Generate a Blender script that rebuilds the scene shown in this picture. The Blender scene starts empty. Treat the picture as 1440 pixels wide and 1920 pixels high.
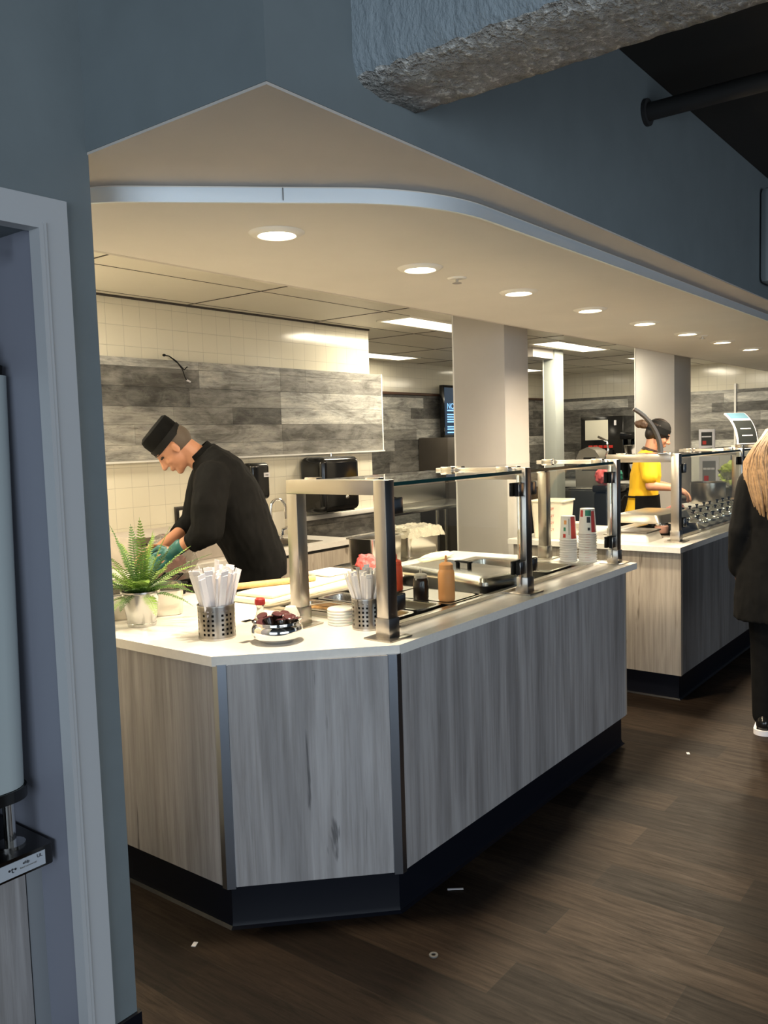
import bpy, bmesh, math, random
from mathutils import Vector, Matrix, noise
random.seed(11)
S = bpy.context.scene
COL = S.collection
PI = math.pi
V = Vector

# ------------------------------------------------------------------ camera
YAW, PITCH, ROLL, H = 0.65996407, 0.08313739, 0.03024131, 1.58
fw = V((math.cos(YAW)*math.cos(PITCH), math.sin(YAW)*math.cos(PITCH), -math.sin(PITCH)))
r0 = V((math.sin(YAW), -math.cos(YAW), 0)); d0 = fw.cross(r0)
rt = math.cos(ROLL)*r0 + math.sin(ROLL)*d0
dn = -math.sin(ROLL)*r0 + math.cos(ROLL)*d0
cd = bpy.data.cameras.new('camera'); cam = bpy.data.objects.new('camera', cd); COL.objects.link(cam)
cd.sensor_fit = 'VERTICAL'; cd.sensor_height = 36; cd.lens = 30.0; cd.clip_start = .05
M = Matrix((rt, -dn, -fw)).transposed().to_4x4(); M.translation = V((0, 0, H))
cam.matrix_world = M
S.camera = cam

# ------------------------------------------------------------------ world, lights, exposure
S.view_settings.view_transform = 'Standard'; S.view_settings.look = 'None'
S.view_settings.gamma = 1; S.view_settings.use_curve_mapping = False
S.view_settings.exposure = 0.0
W = bpy.data.worlds.new('world'); S.world = W; W.use_nodes = True
W.node_tree.nodes['Background'].inputs[0].default_value = (.30, .42, .60, 1)
W.node_tree.nodes['Background'].inputs[1].default_value = .10

def area(name, loc, target, sx, sy, power, color, spread=180, shape='RECTANGLE'):
    l = bpy.data.lights.new(name, 'AREA'); l.shape = shape; l.size = sx; l.size_y = sy
    l.energy = power; l.color = color; l.spread = math.radians(spread)
    o = bpy.data.objects.new(name, l); COL.objects.link(o); o.location = loc
    o.rotation_euler = (V(target)-V(loc)).to_track_quat('-Z', 'Y').to_euler()
    return o
# daylight from the shop-front windows behind and left of the camera
area('window_daylight', (-5.2, -1.6, 1.5), (1.5, .6, 1.2), 5.0, 2.6, 210, (.74, .87, 1.0))
area('window_daylight_side', (.2, -5.2, 1.25), (1.2, 1.2, 1.1), 5.0, 2.2, 150, (.80, .90, 1.0))
DL = [2.003+.79*i for i in range(8)]
for x in DL:
    area('downlight_lamp', (x, 1.952, 2.236), (x, 1.952, 0), .13, .13, 26, (1.0, .83, .60), 160, 'DISK')
TROF = [(5.18, 3.72), (7.6, 3.72), (10.0, 3.72), (6.62, 5.5), (9.6, 5.5), (1.24, 3.72)]  # the last is added, hidden behind the left wall, to brighten the kitchen wall
for x, y in TROF:
    area('troffer_lamp', (x+.6, y+.15, 2.47), (x+.6, y+.15, 0), 1.16, .26, 38 if y < 5 else 6, (1.0, .89, .68))

# ------------------------------------------------------------------ materials
def nt(name):
    m = bpy.data.materials.new(name); m.use_nodes = True
    return m, m.node_tree, m.node_tree.nodes['Principled BSDF']
def mat(name, c, rough=.5, metal=0, **kw):
    m, t, b = nt(name)
    b.inputs['Base Color'].default_value = (*c, 1); b.inputs['Roughness'].default_value = rough
    b.inputs['Metallic'].default_value = metal
    for k, v in kw.items(): b.inputs[k.replace('_', ' ')].default_value = v
    return m
def node(t, ty, **kw):
    n = t.nodes.new(ty)
    for k, v in kw.items():
        if k in n.inputs: n.inputs[k].default_value = v
        else: setattr(n, k, v)
    return n
def pos(t, order='xyz', scale=(1, 1, 1)):
    g = node(t, 'ShaderNodeNewGeometry'); s = node(t, 'ShaderNodeSeparateXYZ'); c = node(t, 'ShaderNodeCombineXYZ')
    t.links.new(g.outputs['Position'], s.inputs[0])
    for i, a in enumerate(order):
        t.links.new(s.outputs['xyz'.index(a)], c.inputs[i])
    m = node(t, 'ShaderNodeMapping'); m.inputs['Scale'].default_value = scale
    t.links.new(c.outputs[0], m.inputs[0])
    return m
def ramp(t, src, stops):
    r = node(t, 'ShaderNodeValToRGB'); e = r.color_ramp.elements
    while len(e) < len(stops): e.new(.5)
    for x, (p, c) in zip(e, stops):
        x.position = p; x.color = (*c, 1) if len(c) == 3 else c
    t.links.new(src, r.inputs[0]); return r
def noise_t(t, vec, scale, detail=4, rough=.55, dist=0):
    n = node(t, 'ShaderNodeTexNoise'); n.inputs['Scale'].default_value = scale; n.inputs['Detail'].default_value = detail
    n.inputs['Roughness'].default_value = rough; n.inputs['Distortion'].default_value = dist
    t.links.new(vec.outputs[0], n.inputs['Vector']); return n
def mixc(t, a, b, f, mode='MIX'):
    m = node(t, 'ShaderNodeMix'); m.data_type = 'RGBA'; m.blend_type = mode
    for s, i in ((a, 6), (b, 7)):
        if isinstance(s, tuple): m.inputs[i].default_value = (*s, 1)
        else: t.links.new(s, m.inputs[i])
    if isinstance(f, (int, float)): m.inputs[0].default_value = f
    else: t.links.new(f, m.inputs[0])
    return m.outputs[2]
def bump(t, b, h, s=.2, d=.01):
    n = node(t, 'ShaderNodeBump'); n.inputs['Strength'].default_value = s; n.inputs['Distance'].default_value = d
    t.links.new(h, n.inputs['Height']); t.links.new(n.outputs[0], b.inputs['Normal'])

def noisy(name, c, var=.12, scale=8, rough=.5, metal=0, bs=0, bd=.003, bscale=None):
    m, t, b = nt(name); p = pos(t)
    n = noise_t(t, p, scale)
    lo = tuple(x*(1-var) for x in c); hi = tuple(min(1, x*(1+var)) for x in c)
    r = ramp(t, n.outputs[0], [(.3, lo), (.7, hi)]); t.links.new(r.outputs[0], b.inputs['Base Color'])
    b.inputs['Roughness'].default_value = rough; b.inputs['Metallic'].default_value = metal
    if bs:
        n2 = noise_t(t, p, bscale or scale*6); bump(t, b, n2.outputs[0], bs, bd)
    return m
def steel(name, c=(.50, .47, .43), rough=.28, sc=(3, 3, 160)):
    m, t, b = nt(name); p = pos(t, 'xyz', (2, 2, 2)); n = noise_t(t, p, 1.2, 2)
    r = ramp(t, n.outputs[0], [(.25, tuple(x*.93 for x in c)), (.75, tuple(min(1, x*1.05) for x in c))])
    t.links.new(r.outputs[0], b.inputs['Base Color']); b.inputs['Metallic'].default_value = 1
    b.inputs['Roughness'].default_value = rough
    return m
def laminate(name, dark, mid, light):
    m, t, b = nt(name)
    p1 = pos(t, 'xyz', (5, 5, .35)); p2 = pos(t, 'xyz', (38, 38, 1.6)); p3 = pos(t, 'xyz', (10, 10, 1.1))
    n1 = noise_t(t, p1, 1.6, 2, .5, .4); n2 = noise_t(t, p2, 1.5, 5, .65, .3); n3 = noise_t(t, p3, 1.3, 3, .6, 1.6)
    c1 = ramp(t, n1.outputs[0], [(.33, mid), (.5, light), (.68, mid)])
    c2 = ramp(t, n2.outputs[0], [(.32, (.62, .6, .58)), (.6, (1, 1, 1))])
    x = mixc(t, c1.outputs[0], c2.outputs[0], .75, 'MULTIPLY')
    f = ramp(t, n3.outputs[0], [(.0, (1, 1, 1)), (.26, (.8, .8, .8)), (.33, (0, 0, 0))])
    y = mixc(t, x, dark, f.outputs[0])
    t.links.new(y, b.inputs['Base Color']); b.inputs['Roughness'].default_value = .48
    bump(t, b, n2.outputs[0], .15, .002)
    return m
def planks_m(name, order='xzy'):
    m, t, b = nt(name)
    a = node(t, 'ShaderNodeAttribute', attribute_name='tone')
    p = pos(t, order, (2.2, 26, 26)); p2 = pos(t, order, (3.2, 6, 6)); p3 = pos(t, order, (1, 1, 1))
    n1 = noise_t(t, p, 1.6, 8, .75, .9); n2 = noise_t(t, p2, 1.8, 7, .7, .8)
    base = ramp(t, a.outputs['Fac'], [(0, (.085, .082, .078)), (.5, (.26, .25, .235)), (1, (.56, .55, .52))])
    g = ramp(t, n1.outputs[0], [(.30, (.28, .26, .24)), (.46, (.85, .85, .83)), (.62, (1.15, 1.15, 1.12)), (.8, (1.6, 1.58, 1.5))])
    x = mixc(t, base.outputs[0], g.outputs[0], .85, 'MULTIPLY')
    n4 = noise_t(t, pos(t, order, (7, 34, 34)), 1.7, 9, .8, 1.2)
    g4 = ramp(t, n4.outputs[0], [(.36, (.38, .36, .33)), (.47, (.95, .95, .95)), (.6, (1.0, 1.0, 1.0)), (.68, (1.7, 1.68, 1.6))])
    x = mixc(t, x, g4.outputs[0], .8, 'MULTIPLY')
    n5 = noise_t(t, pos(t, order, (1.6, 5, 5)), 1.6, 5, .65, 1.0)
    g5 = ramp(t, n5.outputs[0], [(.36, (.50, .49, .47)), (.5, (1, 1, 1)), (.64, (1.5, 1.48, 1.42))])
    x = mixc(t, x, g5.outputs[0], .9, 'MULTIPLY')
    f = ramp(t, n2.outputs[0], [(.46, (0, 0, 0)), (.66, (1, 1, 1))])
    x = mixc(t, x, (.45, .43, .38), mixc(t, (0, 0, 0), f.outputs[0], .30))
    vo = node(t, 'ShaderNodeTexVoronoi'); vo.inputs['Scale'].default_value = 1.9
    pv = pos(t, order, (1.0, 1.9, 1.9)); t.links.new(pv.outputs[0], vo.inputs['Vector'])
    k = ramp(t, vo.outputs['Distance'], [(.0, (1, 1, 1)), (.06, (.7, .7, .7)), (.11, (0, 0, 0))])
    x = mixc(t, x, (.10, .095, .085), k.outputs[0])
    t.links.new(x, b.inputs['Base Color']); b.inputs['Roughness'].default_value = .42
    bump(t, b, n1.outputs[0], .25, .002)
    return m
def tiles(name, order, c, rough=.16, size=.122, off=(0, 0)):
    m, t, b = nt(name); p = pos(t, order); p.inputs['Location'].default_value = (off[0], off[1], 0)
    br = node(t, 'ShaderNodeTexBrick'); br.offset = 0; br.inputs['Scale'].default_value = 1
    br.inputs['Brick Width'].default_value = size; br.inputs['Row Height'].default_value = size
    br.inputs['Mortar Size'].default_value = .0013; br.inputs['Mortar Smooth'].default_value = .4
    br.inputs['Color1'].default_value = (*c, 1); br.inputs['Color2'].default_value = (*[x*.97 for x in c], 1)
    br.inputs['Mortar'].default_value = (*[x*.72 for x in c], 1)
    t.links.new(p.outputs[0], br.inputs['Vector']); t.links.new(br.outputs[0], b.inputs['Base Color'])
    b.inputs['Roughness'].default_value = rough
    inv = ramp(t, br.outputs['Fac'], [(0, (1, 1, 1)), (1, (0, 0, 0))])
    bump(t, b, inv.outputs[0], .6, .002)
    return m
def emis(name, c, s):
    m, t, b = nt(name); b.inputs['Base Color'].default_value = (*c, 1)
    b.inputs['Emission Color'].default_value = (*c, 1); b.inputs['Emission Strength'].default_value = s
    return m
def glassm(name, c=(1, 1, 1), rough=0.0, ior=1.45, alpha_like=True):
    m, t, b = nt(name); b.inputs['Base Color'].default_value = (*c, 1)
    b.inputs['Transmission Weight'].default_value = 1; b.inputs['Roughness'].default_value = rough; b.inputs['IOR'].default_value = ior
    return m

PAINT = (.175, .205, .215)
M_wall = noisy('blue_grey_paint', PAINT, .05, 6, .6, 0, .1, .002, 90)
M_casing = mat('casing_paint', (.50, .51, .52), .45)
M_niche = mat('niche_paint', (.24, .25, .30), .5)
M_soff = noisy('soffit_paint', (.58, .53, .48), .04, 3, .65)
M_lowceil = noisy('lower_ceiling_paint', (.72, .68, .61), .03, 3, .6)
M_dark = mat('dark_ceiling', (.030, .028, .024), .9)
M_ceil2 = mat('outer_pipe', (.028, .028, .028), .6)
M_tileN = tiles('cream_tiles_back', 'xzy', (.80, .745, .60), .13)
M_tileE = tiles('cream_tiles_side', 'yzx', (.78, .73, .60), .13)
M_plN = planks_m('reclaimed_planks_back', 'xzy'); M_plE = planks_m('reclaimed_planks_side', 'yzx')
M_col = noisy('column_paint', (.50, .47, .44), .03, 4, .5)
M_bead = mat('white_corner_bead', (.85, .83, .78), .4)
M_steel = steel('brushed_steel'); M_steelH = steel('brushed_steel_flat', (.52, .48, .42), .3, (90, 3, 3))
M_panst = mat('polished_steel', (.62, .59, .54), .22, 1)
M_chrome = mat('chrome', (.88, .87, .85), .09, 1)
M_darkst = mat('dark_steel', (.10, .095, .09), .22, 1)
M_lamA = laminate('grey_wood_laminate', (.075, .072, .074), (.27, .258, .256), (.41, .394, .39))
M_lamB = laminate('warm_wood_laminate', (.10, .075, .05), (.36, .31, .25), (.47, .41, .335))
M_quartz = noisy('cream_quartz', (.80, .77, .71), .03, 60, .22)
M_kick = mat('black_kick', (.004, .005, .009), .38, 0, Specular_IOR_Level=.22)
M_black = mat('black_plastic', (.010, .010, .010), .14)
M_blackm = mat('black_matte', (.008, .008, .008), .7)
M_blackm.node_tree.nodes['Principled BSDF'].inputs['Specular IOR Level'].default_value = .2
M_cloth = noisy('black_cloth', (.0042, .0042, .0042), .25, 30, .85, 0, .4, .004, 14)
M_cloth.node_tree.nodes['Principled BSDF'].inputs['Specular IOR Level'].default_value = .15
M_white = mat('white_paper', (.80, .78, .80), .6)
M_whitew = mat('warm_white_plastic', (.82, .78, .68), .4)
M_fabric = noisy('cream_towel', (.80, .72, .52), .06, 40, .9)
M_board = noisy('cutting_board', (.86, .78, .58), .04, 20, .5)
M_bamboo = noisy('bamboo', (.66, .44, .20), .15, 60, .6)
M_red = mat('red_plastic', (.55, .03, .02), .35)
M_orange = mat('orange_sauce', (.80, .36, .13), .38)
M_redsauce = mat('red_sauce', (.50, .06, .02), .35)
M_soy = mat('dark_sauce', (.012, .006, .004), .2)
M_clear = mat('clear_plastic', (.85, .83, .78), .12, 0, Transmission_Weight=.85, IOR=1.2)
M_wrap = noisy('crumpled_film', (.75, .70, .58), .1, 30, .14, 0, .8, .01, 60)
M_cardb = noisy('printed_carton', (.42, .37, .32), .06, 20, .7)
M_skinA = mat('skin_tan', (.50, .235, .135), .5); M_skinB = mat('skin_light', (.55, .27, .17), .5)
M_hair = mat('dark_hair', (.018, .011, .008), .5)
M_grey_hair = mat('short_grey_hair', (.10, .075, .055), .7)
M_blond = noisy('blond_hair', (.33, .205, .105), .35, 40, .45)
M_yellow = noisy('yellow_cotton', (.80, .47, .010), .08, 10, .8, 0, .3, .004, 12)
M_teal = mat('teal_glove', (.02, .13, .115), .45)
M_brown = mat('brown_collar', (.03, .013, .008), .7)
M_fern = noisy('fern_green', (.20, .34, .055), .35, 25, .45)
M_fern2 = noisy('fern_dark', (.07, .16, .03), .3, 25, .5)
M_galv = mat('galvanised_zinc', (.50, .50, .49), .24, 1)
M_greycab = noisy('grey_stainless_panel', (.115, .10, .085), .1, 3, .35, .5)
M_lettuce = noisy('lettuce', (.42, .50, .12), .35, 40, .5)
M_darkcab = mat('dark_cabinet', (.028, .028, .027), .4)
M_food = noisy('browned_food', (.32, .17, .05), .6, 60, .7)
M_foodred = noisy('red_sauce_pan', (.22, .05, .02), .3, 30, .4)
M_pink = mat('pink_plastic', (.72, .12, .12), .5)
M_screen = emis('screen_navy', (.010, .035, .075), .6)
M_scrtxt = emis('screen_text', (.25, .55, .95), 1.2)
M_panelwhite = emis('troffer_diffuser', (1.0, .93, .74), 3)
M_downl = emis('downlight_lens', (1.0, .86, .62), 9)
M_ink = mat('dark_ink', (.02, .02, .025), .6); M_inkred = mat('red_ink', (.5, .03, .02), .5)
M_inkgrey = mat('grey_ink', (.25, .25, .24), .6); M_inkgreen = mat('green_ink', (.02, .22, .14), .5)
M_menu = mat('menu_print', (.03, .035, .035), .35); M_menub = mat('menu_blue', (.10, .22, .30), .6)
M_inox_label = mat('silver_label', (.45, .48, .52), .4)
M_seam = mat('dark_seam', (.06, .05, .04), .8)

# glass that keeps its real thickness
def pane_mat():
    m, t, b = nt('guard_glass')
    b.inputs['Base Color'].default_value = (.93, .98, .96, 1); b.inputs['Transmission Weight'].default_value = 1
    b.inputs['Roughness'].default_value = 0; b.inputs['IOR'].default_value = 1.45
    return m
M_glass = pane_mat()
M_gedge = mat('green_glass_edge', (.010, .045, .040), .15)

# floor: boards run along Y
def floor_mat():
    m, t, b = nt('dark_wood_boards')
    p = pos(t, 'yxz'); br = node(t, 'ShaderNodeTexBrick'); br.offset = .37; br.inputs['Scale'].default_value = 1
    for k, v in (('Brick Width', 1.22), ('Row Height', .18), ('Mortar Size', .0012), ('Bias', 0)): br.inputs[k].default_value = v
    br.inputs['Color1'].default_value = (0, 0, 0, 1); br.inputs['Color2'].default_value = (1, 1, 1, 1); br.inputs['Mortar'].default_value = (.5, .5, .5, 1)
    t.links.new(p.outputs[0], br.inputs['Vector'])
    base = ramp(t, br.outputs[0], [(0, (.0085, .0053, .0034)), (.5, (.018, .0115, .0072)), (1, (.037, .025, .0165))])
    p2 = pos(t, 'yxz', (2.2, 26, 1)); n = noise_t(t, p2, 1.8, 9, .78, .6)
    g = ramp(t, n.outputs[0], [(.34, (.35, .33, .31)), (.5, (.95, .93, .9)), (.68, (1.7, 1.65, 1.6))])
    x = mixc(t, base.outputs[0], g.outputs[0], .9, 'MULTIPLY')
    x = mixc(t, x, (.01, .008, .006), br.outputs['Fac'])
    t.links.new(x, b.inputs['Base Color'])
    r = ramp(t, n.outputs[0], [(.35, (.62,)*3), (.65, (.46,)*3)]); t.links.new(r.outputs[0], b.inputs['Roughness'])
    bump(t, b, n.outputs[0], .2, .002)
    b.inputs['Specular IOR Level'].default_value = .16
    return m
M_floor = floor_mat()
def stucco():
    m, t, b = nt('rough_painted_concrete'); p = pos(t)
    n = noise_t(t, p, 55, 4, .6); n2 = noise_t(t, p, 160, 3)
    g = node(t, 'ShaderNodeNewGeometry'); s = node(t, 'ShaderNodeSeparateXYZ'); t.links.new(g.outputs['Normal'], s.inputs[0])
    c = ramp(t, n.outputs[0], [(.35, (.36, .34, .31)), (.58, (.52, .50, .46)), (.63, (.85, .83, .78))])
    t.links.new(c.outputs[0], b.inputs['Base Color']); b.inputs['Roughness'].default_value = .9
    bump(t, b, n.outputs[0], 1.0, .05); return m
M_conc = stucco()
def painted():
    m, t, b = nt('rough_pale_paint'); p = pos(t, 'xyz', (1, 1, .6)); n = noise_t(t, p, 60, 5, .6)
    b.inputs['Base Color'].default_value = (.30, .35, .38, 1); b.inputs['Roughness'].default_value = .7
    bump(t, b, n.outputs[0], .7, .02); return m
M_conc_paint = painted()

# ------------------------------------------------------------------ builders
class B:
    def __init__(s): s.bm = bmesh.new()
    def box(s, x0, x1, y0, y1, z0, z1, bev=0, rot=0, seg=2):
        r = bmesh.ops.create_cube(s.bm, size=1)['verts']
        c = V(((x0+x1)/2, (y0+y1)/2, (z0+z1)/2)); q = Matrix.Rotation(rot, 3, 'Z')
        for v in r: v.co = q @ V((v.co.x*(x1-x0), v.co.y*(y1-y0), v.co.z*(z1-z0))) + c
        if bev:
            e = list({e for v in r for e in v.link_edges})
            bmesh.ops.bevel(s.bm, geom=e, offset=bev, segments=seg, affect='EDGES', profile=.5)
        return s
    def prism(s, pts, z0, z1):
        a = [s.bm.verts.new((x, y, z0)) for x, y in pts]; b = [s.bm.verts.new((x, y, z1)) for x, y in pts]
        n = len(pts); s.bm.faces.new(a[::-1]); s.bm.faces.new(b)
        for i in range(n): s.bm.faces.new((a[i], a[(i+1) % n], b[(i+1) % n], b[i]))
        return s
    def rings(s, rs, cap=True, close=False):
        vs = [[s.bm.verts.new(p) for p in r] for r in rs]; n = len(vs[0])
        for a, b in zip(vs, vs[1:]):
            for i in range(n): s.bm.faces.new((a[i], a[(i+1) % n], b[(i+1) % n], b[i]))
        if cap and not close:
            s.bm.faces.new(vs[0][::-1]); s.bm.faces.new(vs[-1])
        if close:
            a, b = vs[-1], vs[0]
            for i in range(n): s.bm.faces.new((a[i], a[(i+1) % n], b[(i+1) % n], b[i]))
        return s
    def lathe(s, prof, c=(0, 0, 0), n=24, axis=None, close=False):
        c = V(c); q = (V(axis).to_track_quat('Z', 'Y').to_matrix() if axis else Matrix.Identity(3))
        return s.rings([[q @ V((r*math.cos(2*PI*i/n), r*math.sin(2*PI*i/n), z)) + c for i in range(n)] for r, z in prof], cap=not close, close=close)
    def cyl(s, a, b, r, r2=None, n=16):
        a, b = V(a), V(b); return s.lathe([(r, 0), (r if r2 is None else r2, (b-a).length)], a, n, b-a)
    def tube(s, pts, r, n=8, flat=1):
        pts = [V(p) for p in pts]; rs = []; up = None
        rr = r if isinstance(r, (list, tuple)) else [r]*len(pts)
        for i, p in enumerate(pts):
            d = (pts[min(i+1, len(pts)-1)]-pts[max(i-1, 0)]).normalized()
            if up is None: up = V((0, 0, 1)) if abs(d.z) < .9 else V((1, 0, 0))
            x = d.cross(up).normalized(); y = x.cross(d).normalized(); up = y
            rs.append([p + rr[i]*(math.cos(2*PI*k/n)*x + flat*math.sin(2*PI*k/n)*y) for k in range(n)])
        return s.rings(rs)
    def ell(s, c, r, rot=None, u=16, v=10):
        q = rot or Matrix.Identity(3); c = V(c)
        def P(th, ph): return c+q @ V((r[0]*math.sin(th)*math.cos(ph), r[1]*math.sin(th)*math.sin(ph), r[2]*math.cos(th)))
        vs = [[s.bm.verts.new(P(PI*j/v, 2*PI*i/u)) for i in range(u)] for j in range(1, v)]
        t, d = s.bm.verts.new(P(0, 0)), s.bm.verts.new(P(PI, 0))
        for i in range(u):
            k = (i+1) % u; s.bm.faces.new((t, vs[0][i], vs[0][k])); s.bm.faces.new((d, vs[-1][k], vs[-1][i]))
            for j in range(v-2): s.bm.faces.new((vs[j][i], vs[j+1][i], vs[j+1][k], vs[j][k]))
        return s
    def caps(s, pts, rad, sub=3):
        """chain of tapered rounded segments"""
        for i, (p, r) in enumerate(zip(pts, rad)):
            s.ell(p, (r, r, r), u=14, v=9)
            if i: s.cyl(pts[i-1], p, rad[i-1], r, 14)
        return s
    def quad(s, a, b, c, d):
        s.bm.faces.new([s.bm.verts.new(p) for p in (a, b, c, d)]); return s
    def mesh(s, name, m, off=V((0, 0, 0)), smooth=None):
        bmesh.ops.recalc_face_normals(s.bm, faces=s.bm.faces[:])
        if smooth is not None:
            for f in s.bm.faces: f.smooth = True
            for e in s.bm.edges:
                if len(e.link_faces) == 2 and e.calc_face_angle(0) > smooth: e.smooth = False
        for v in s.bm.verts: v.co -= off
        me = bpy.data.meshes.new(name); s.bm.to_mesh(me); s.bm.free()
        for x in (m if isinstance(m, (list, tuple)) else [m]): me.materials.append(x)
        return me
def root_loc(p):
    l = V((0, 0, 0))
    while p is not None: l += p.location; p = p.parent
    return l
def obj(name, b, m, parent=None, world=True, smooth=.6):
    if parent is None:
        b.bm.verts.ensure_lookup_table(); vs = [v.co for v in b.bm.verts]
        off = V(((min(v.x for v in vs)+max(v.x for v in vs))/2, (min(v.y for v in vs)+max(v.y for v in vs))/2, min(v.z for v in vs))) if world else V((0, 0, 0))
        o = bpy.data.objects.new(name, b.mesh(name, m, off, smooth)); o.location = off
    else:
        o = bpy.data.objects.new(name, b.mesh(name, m, root_loc(parent) if world else V((0, 0, 0)), smooth)); o.parent = parent
    COL.objects.link(o); return o
def tag(o, label, cat, group=None, kind=None):
    o['label'] = label; o['category'] = cat
    if group: o['group'] = group
    if kind: o['kind'] = kind
    return o
def thing(name, label, cat, loc=(0, 0, 0), rz=0, group=None):
    o = bpy.data.objects.new(name, None); COL.objects.link(o); o.location = loc; o.rotation_euler = (0, 0, rz)
    o.empty_display_size = .05
    return tag(o, label, cat, group)
def dup(root, loc, rz=None, label=None, group=None):
    def cp(o, par):
        c = o.copy(); COL.objects.link(c); c.parent = par
        for ch in [x for x in KIDS.get(o.name, [])]: cp(ch, c)
        return c
    KIDS = {}
    for o in bpy.data.objects:
        if o.parent: KIDS.setdefault(o.parent.name, []).append(o)
    r = cp(root, None); r.location = loc
    if rz is not None: r.rotation_euler = (r.rotation_euler[0], r.rotation_euler[1], rz)
    if label: r['label'] = label
    if group: r['group'] = group
    return r
def struct(name, b, m, label=None, smooth=.6):
    o = obj(name, b, m, None, True, smooth); o['kind'] = 'structure'; o['label'] = label or name.replace('_', ' '); o['category'] = 'structure'
    return o
def text(name, s, size, loc, right, up, m, parent=None, depth=.0006, align='CENTER'):
    cu = bpy.data.curves.new('t', 'FONT'); cu.body = s; cu.size = size; cu.extrude = depth; cu.align_x = align; cu.align_y = 'CENTER'
    to = bpy.data.objects.new('t', cu); me = bpy.data.meshes.new_from_object(to)
    bpy.data.objects.remove(to); bpy.data.curves.remove(cu)
    right, up = V(right).normalized(), V(up).normalized(); n = right.cross(up)
    off = root_loc(parent) if parent else V((0, 0, 0))
    for v in me.vertices: v.co = right*v.co.x + up*v.co.y + n*v.co.z + V(loc) - off
    me.materials.append(m); me.name = name
    o = bpy.data.objects.new(name, me); COL.objects.link(o); o.parent = parent; return o
def remesh(b, name, m, vox, parent, smooth_it=3, off=V((0, 0, 0)), rough=None, detail=None):
    me = b.mesh(name, m, off); o = bpy.data.objects.new(name, me); COL.objects.link(o)
    r = o.modifiers.new('r', 'REMESH'); r.mode = 'VOXEL'; r.voxel_size = vox; r.use_smooth_shade = True
    if smooth_it:
        s = o.modifiers.new('s', 'SMOOTH'); s.factor = .5; s.iterations = smooth_it
    dg = bpy.context.evaluated_depsgraph_get(); dg.update()
    nm = bpy.data.meshes.new_from_object(o.evaluated_get(dg)); o.modifiers.clear(); o.data = nm; nm.name = name
    if rough:
        for v in nm.vertices:
            v.co += v.normal*rough(v.co)
    for p in nm.polygons: p.use_smooth = True
    o.parent = parent; return o

# ------------------------------------------------------------------ structure
struct('floor', B().box(-6, 13, -6, 8, -.1, 0), M_floor)
# wall on the left, with the recess opening, then the kitchen's own left side
b = B().box(-4, .15, 1.857, 2.01, 0, 3.3).box(.15, 1.119, 1.857, 2.01, 2.096, 3.3).box(1.119, 1.265, 1.857, 2.01, 0, 3.3)
struct('wall_left', b, M_wall)
struct('wall_recess', B().box(-.0, .1, 2.01, 2.8, 0, 2.6).box(1.119, 1.24, 2.01, 2.45, 0, 2.6).box(.1, 1.119, 2.40, 2.45, 0, 2.6).box(.1, 1.119, 2.01, 2.40, 2.096, 2.2), M_niche)
struct('wall_kitchen_left', B().box(1.15, 1.25, 2.46, 4.6, 0, 3.0), M_tileE)
# casing around the recess: flat board with a raised lip at the opening
b = B()
y0, y1 = 1.838, 1.857
b.box(1.119, 1.186, y0, y1, 0, 2.163).box(.083, .15, y0, y1, 0, 2.163).box(.15, 1.119, y0, y1, 2.096, 2.163)
b.box(1.108, 1.119, 1.832, 1.875, 0, 2.10).box(.15, .161, 1.832, 1.875, 0, 2.10).box(.161, 1.108, 1.832, 1.875, 2.089, 2.10)
b.box(1.119, 1.127, 1.833, y0, 0, 2.104)
struct('trim_1', b, M_casing, 'pale casing around the recess')
struct('trim_14', B().box(1.112, 1.1185, 1.876, 2.40, 0, 2.096), M_niche, 'lavender grey side lining of the recess')
struct('trim_13', B().box(1.7665, 1.7685, 1.688, 1.698, 2.252, 2.287, 0, -PI/4), M_greycab, 'joint in the metal edge band')
struct('baseboard_left', B().box(1.187, 1.272, 1.846, 1.857, 0, .1).box(1.265, 1.275, 1.857, 2.4, 0, .1).box(-4, .083, 1.846, 1.857, 0, .1), M_kick)
# kitchen walls
struct('wall_back_left', B().box(1.25, 5.53, 4.4, 4.6, 0, 2.62), M_tileN)
struct('wall_back', B().box(5.3, 12.1, 6.0, 6.15, 0, 2.62), M_tileN)
struct('wall_passage', B().box(5.3, 5.36, 4.6, 6.0, 0, 2.62), M_tileE)
struct('wall_right', B().box(12.0, 12.15, 1.24, 6.0, 0, 2.62), M_tileE)
# customer side of the room
struct('ceiling_outer', B().box(-6, 13, -6, 1.238, 2.945, 3.1).box(-6, 1.255, 1.238, 1.857, 3.05, 3.2), M_dark)
struct('wall_header', B().box(1.26, 12.1, 1.24, 1.27, 2.298, 3.1).box(1.26, 1.29, 1.27, 1.857, 2.298, 3.1), M_wall, 'blue grey header wall above the counter')
struct('ceiling_soffit', B().box(1.262, 12.1, 1.242, 2.58, 2.292, 2.36).box(1.262, 1.30, 2.01, 2.6, 2.2, 2.36), M_soff)
struct('ceiling_bulkhead', B().box(1.25, 12.1, 2.56, 2.58, 2.25, 2.62), M_soff)
def fillet(pts, rad, seg=12):
    out = []
    n = len(pts)
    for i, p in enumerate(pts):
        r = rad[i]
        if not r: out.append(p); continue
        p, a, c = V((*p, 0)), V((*pts[i-1], 0)), V((*pts[(i+1) % n], 0))
        u, w = (a-p).normalized(), (c-p).normalized(); th = u.angle(w); tl = r/math.tan(th/2)
        s0 = p+u*tl; s1 = p+w*tl; ce = p+(u+w).normalized()*(r/math.sin(th/2))
        v0, v1 = s0-ce, s1-ce; an = v0.angle(v1); cr = v0.cross(v1).z
        for k in range(seg+1):
            q = Matrix.Rotation((1 if cr > 0 else -1)*an*k/seg, 3, 'Z') @ v0 + ce; out.append((q.x, q.y))
    return out
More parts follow.
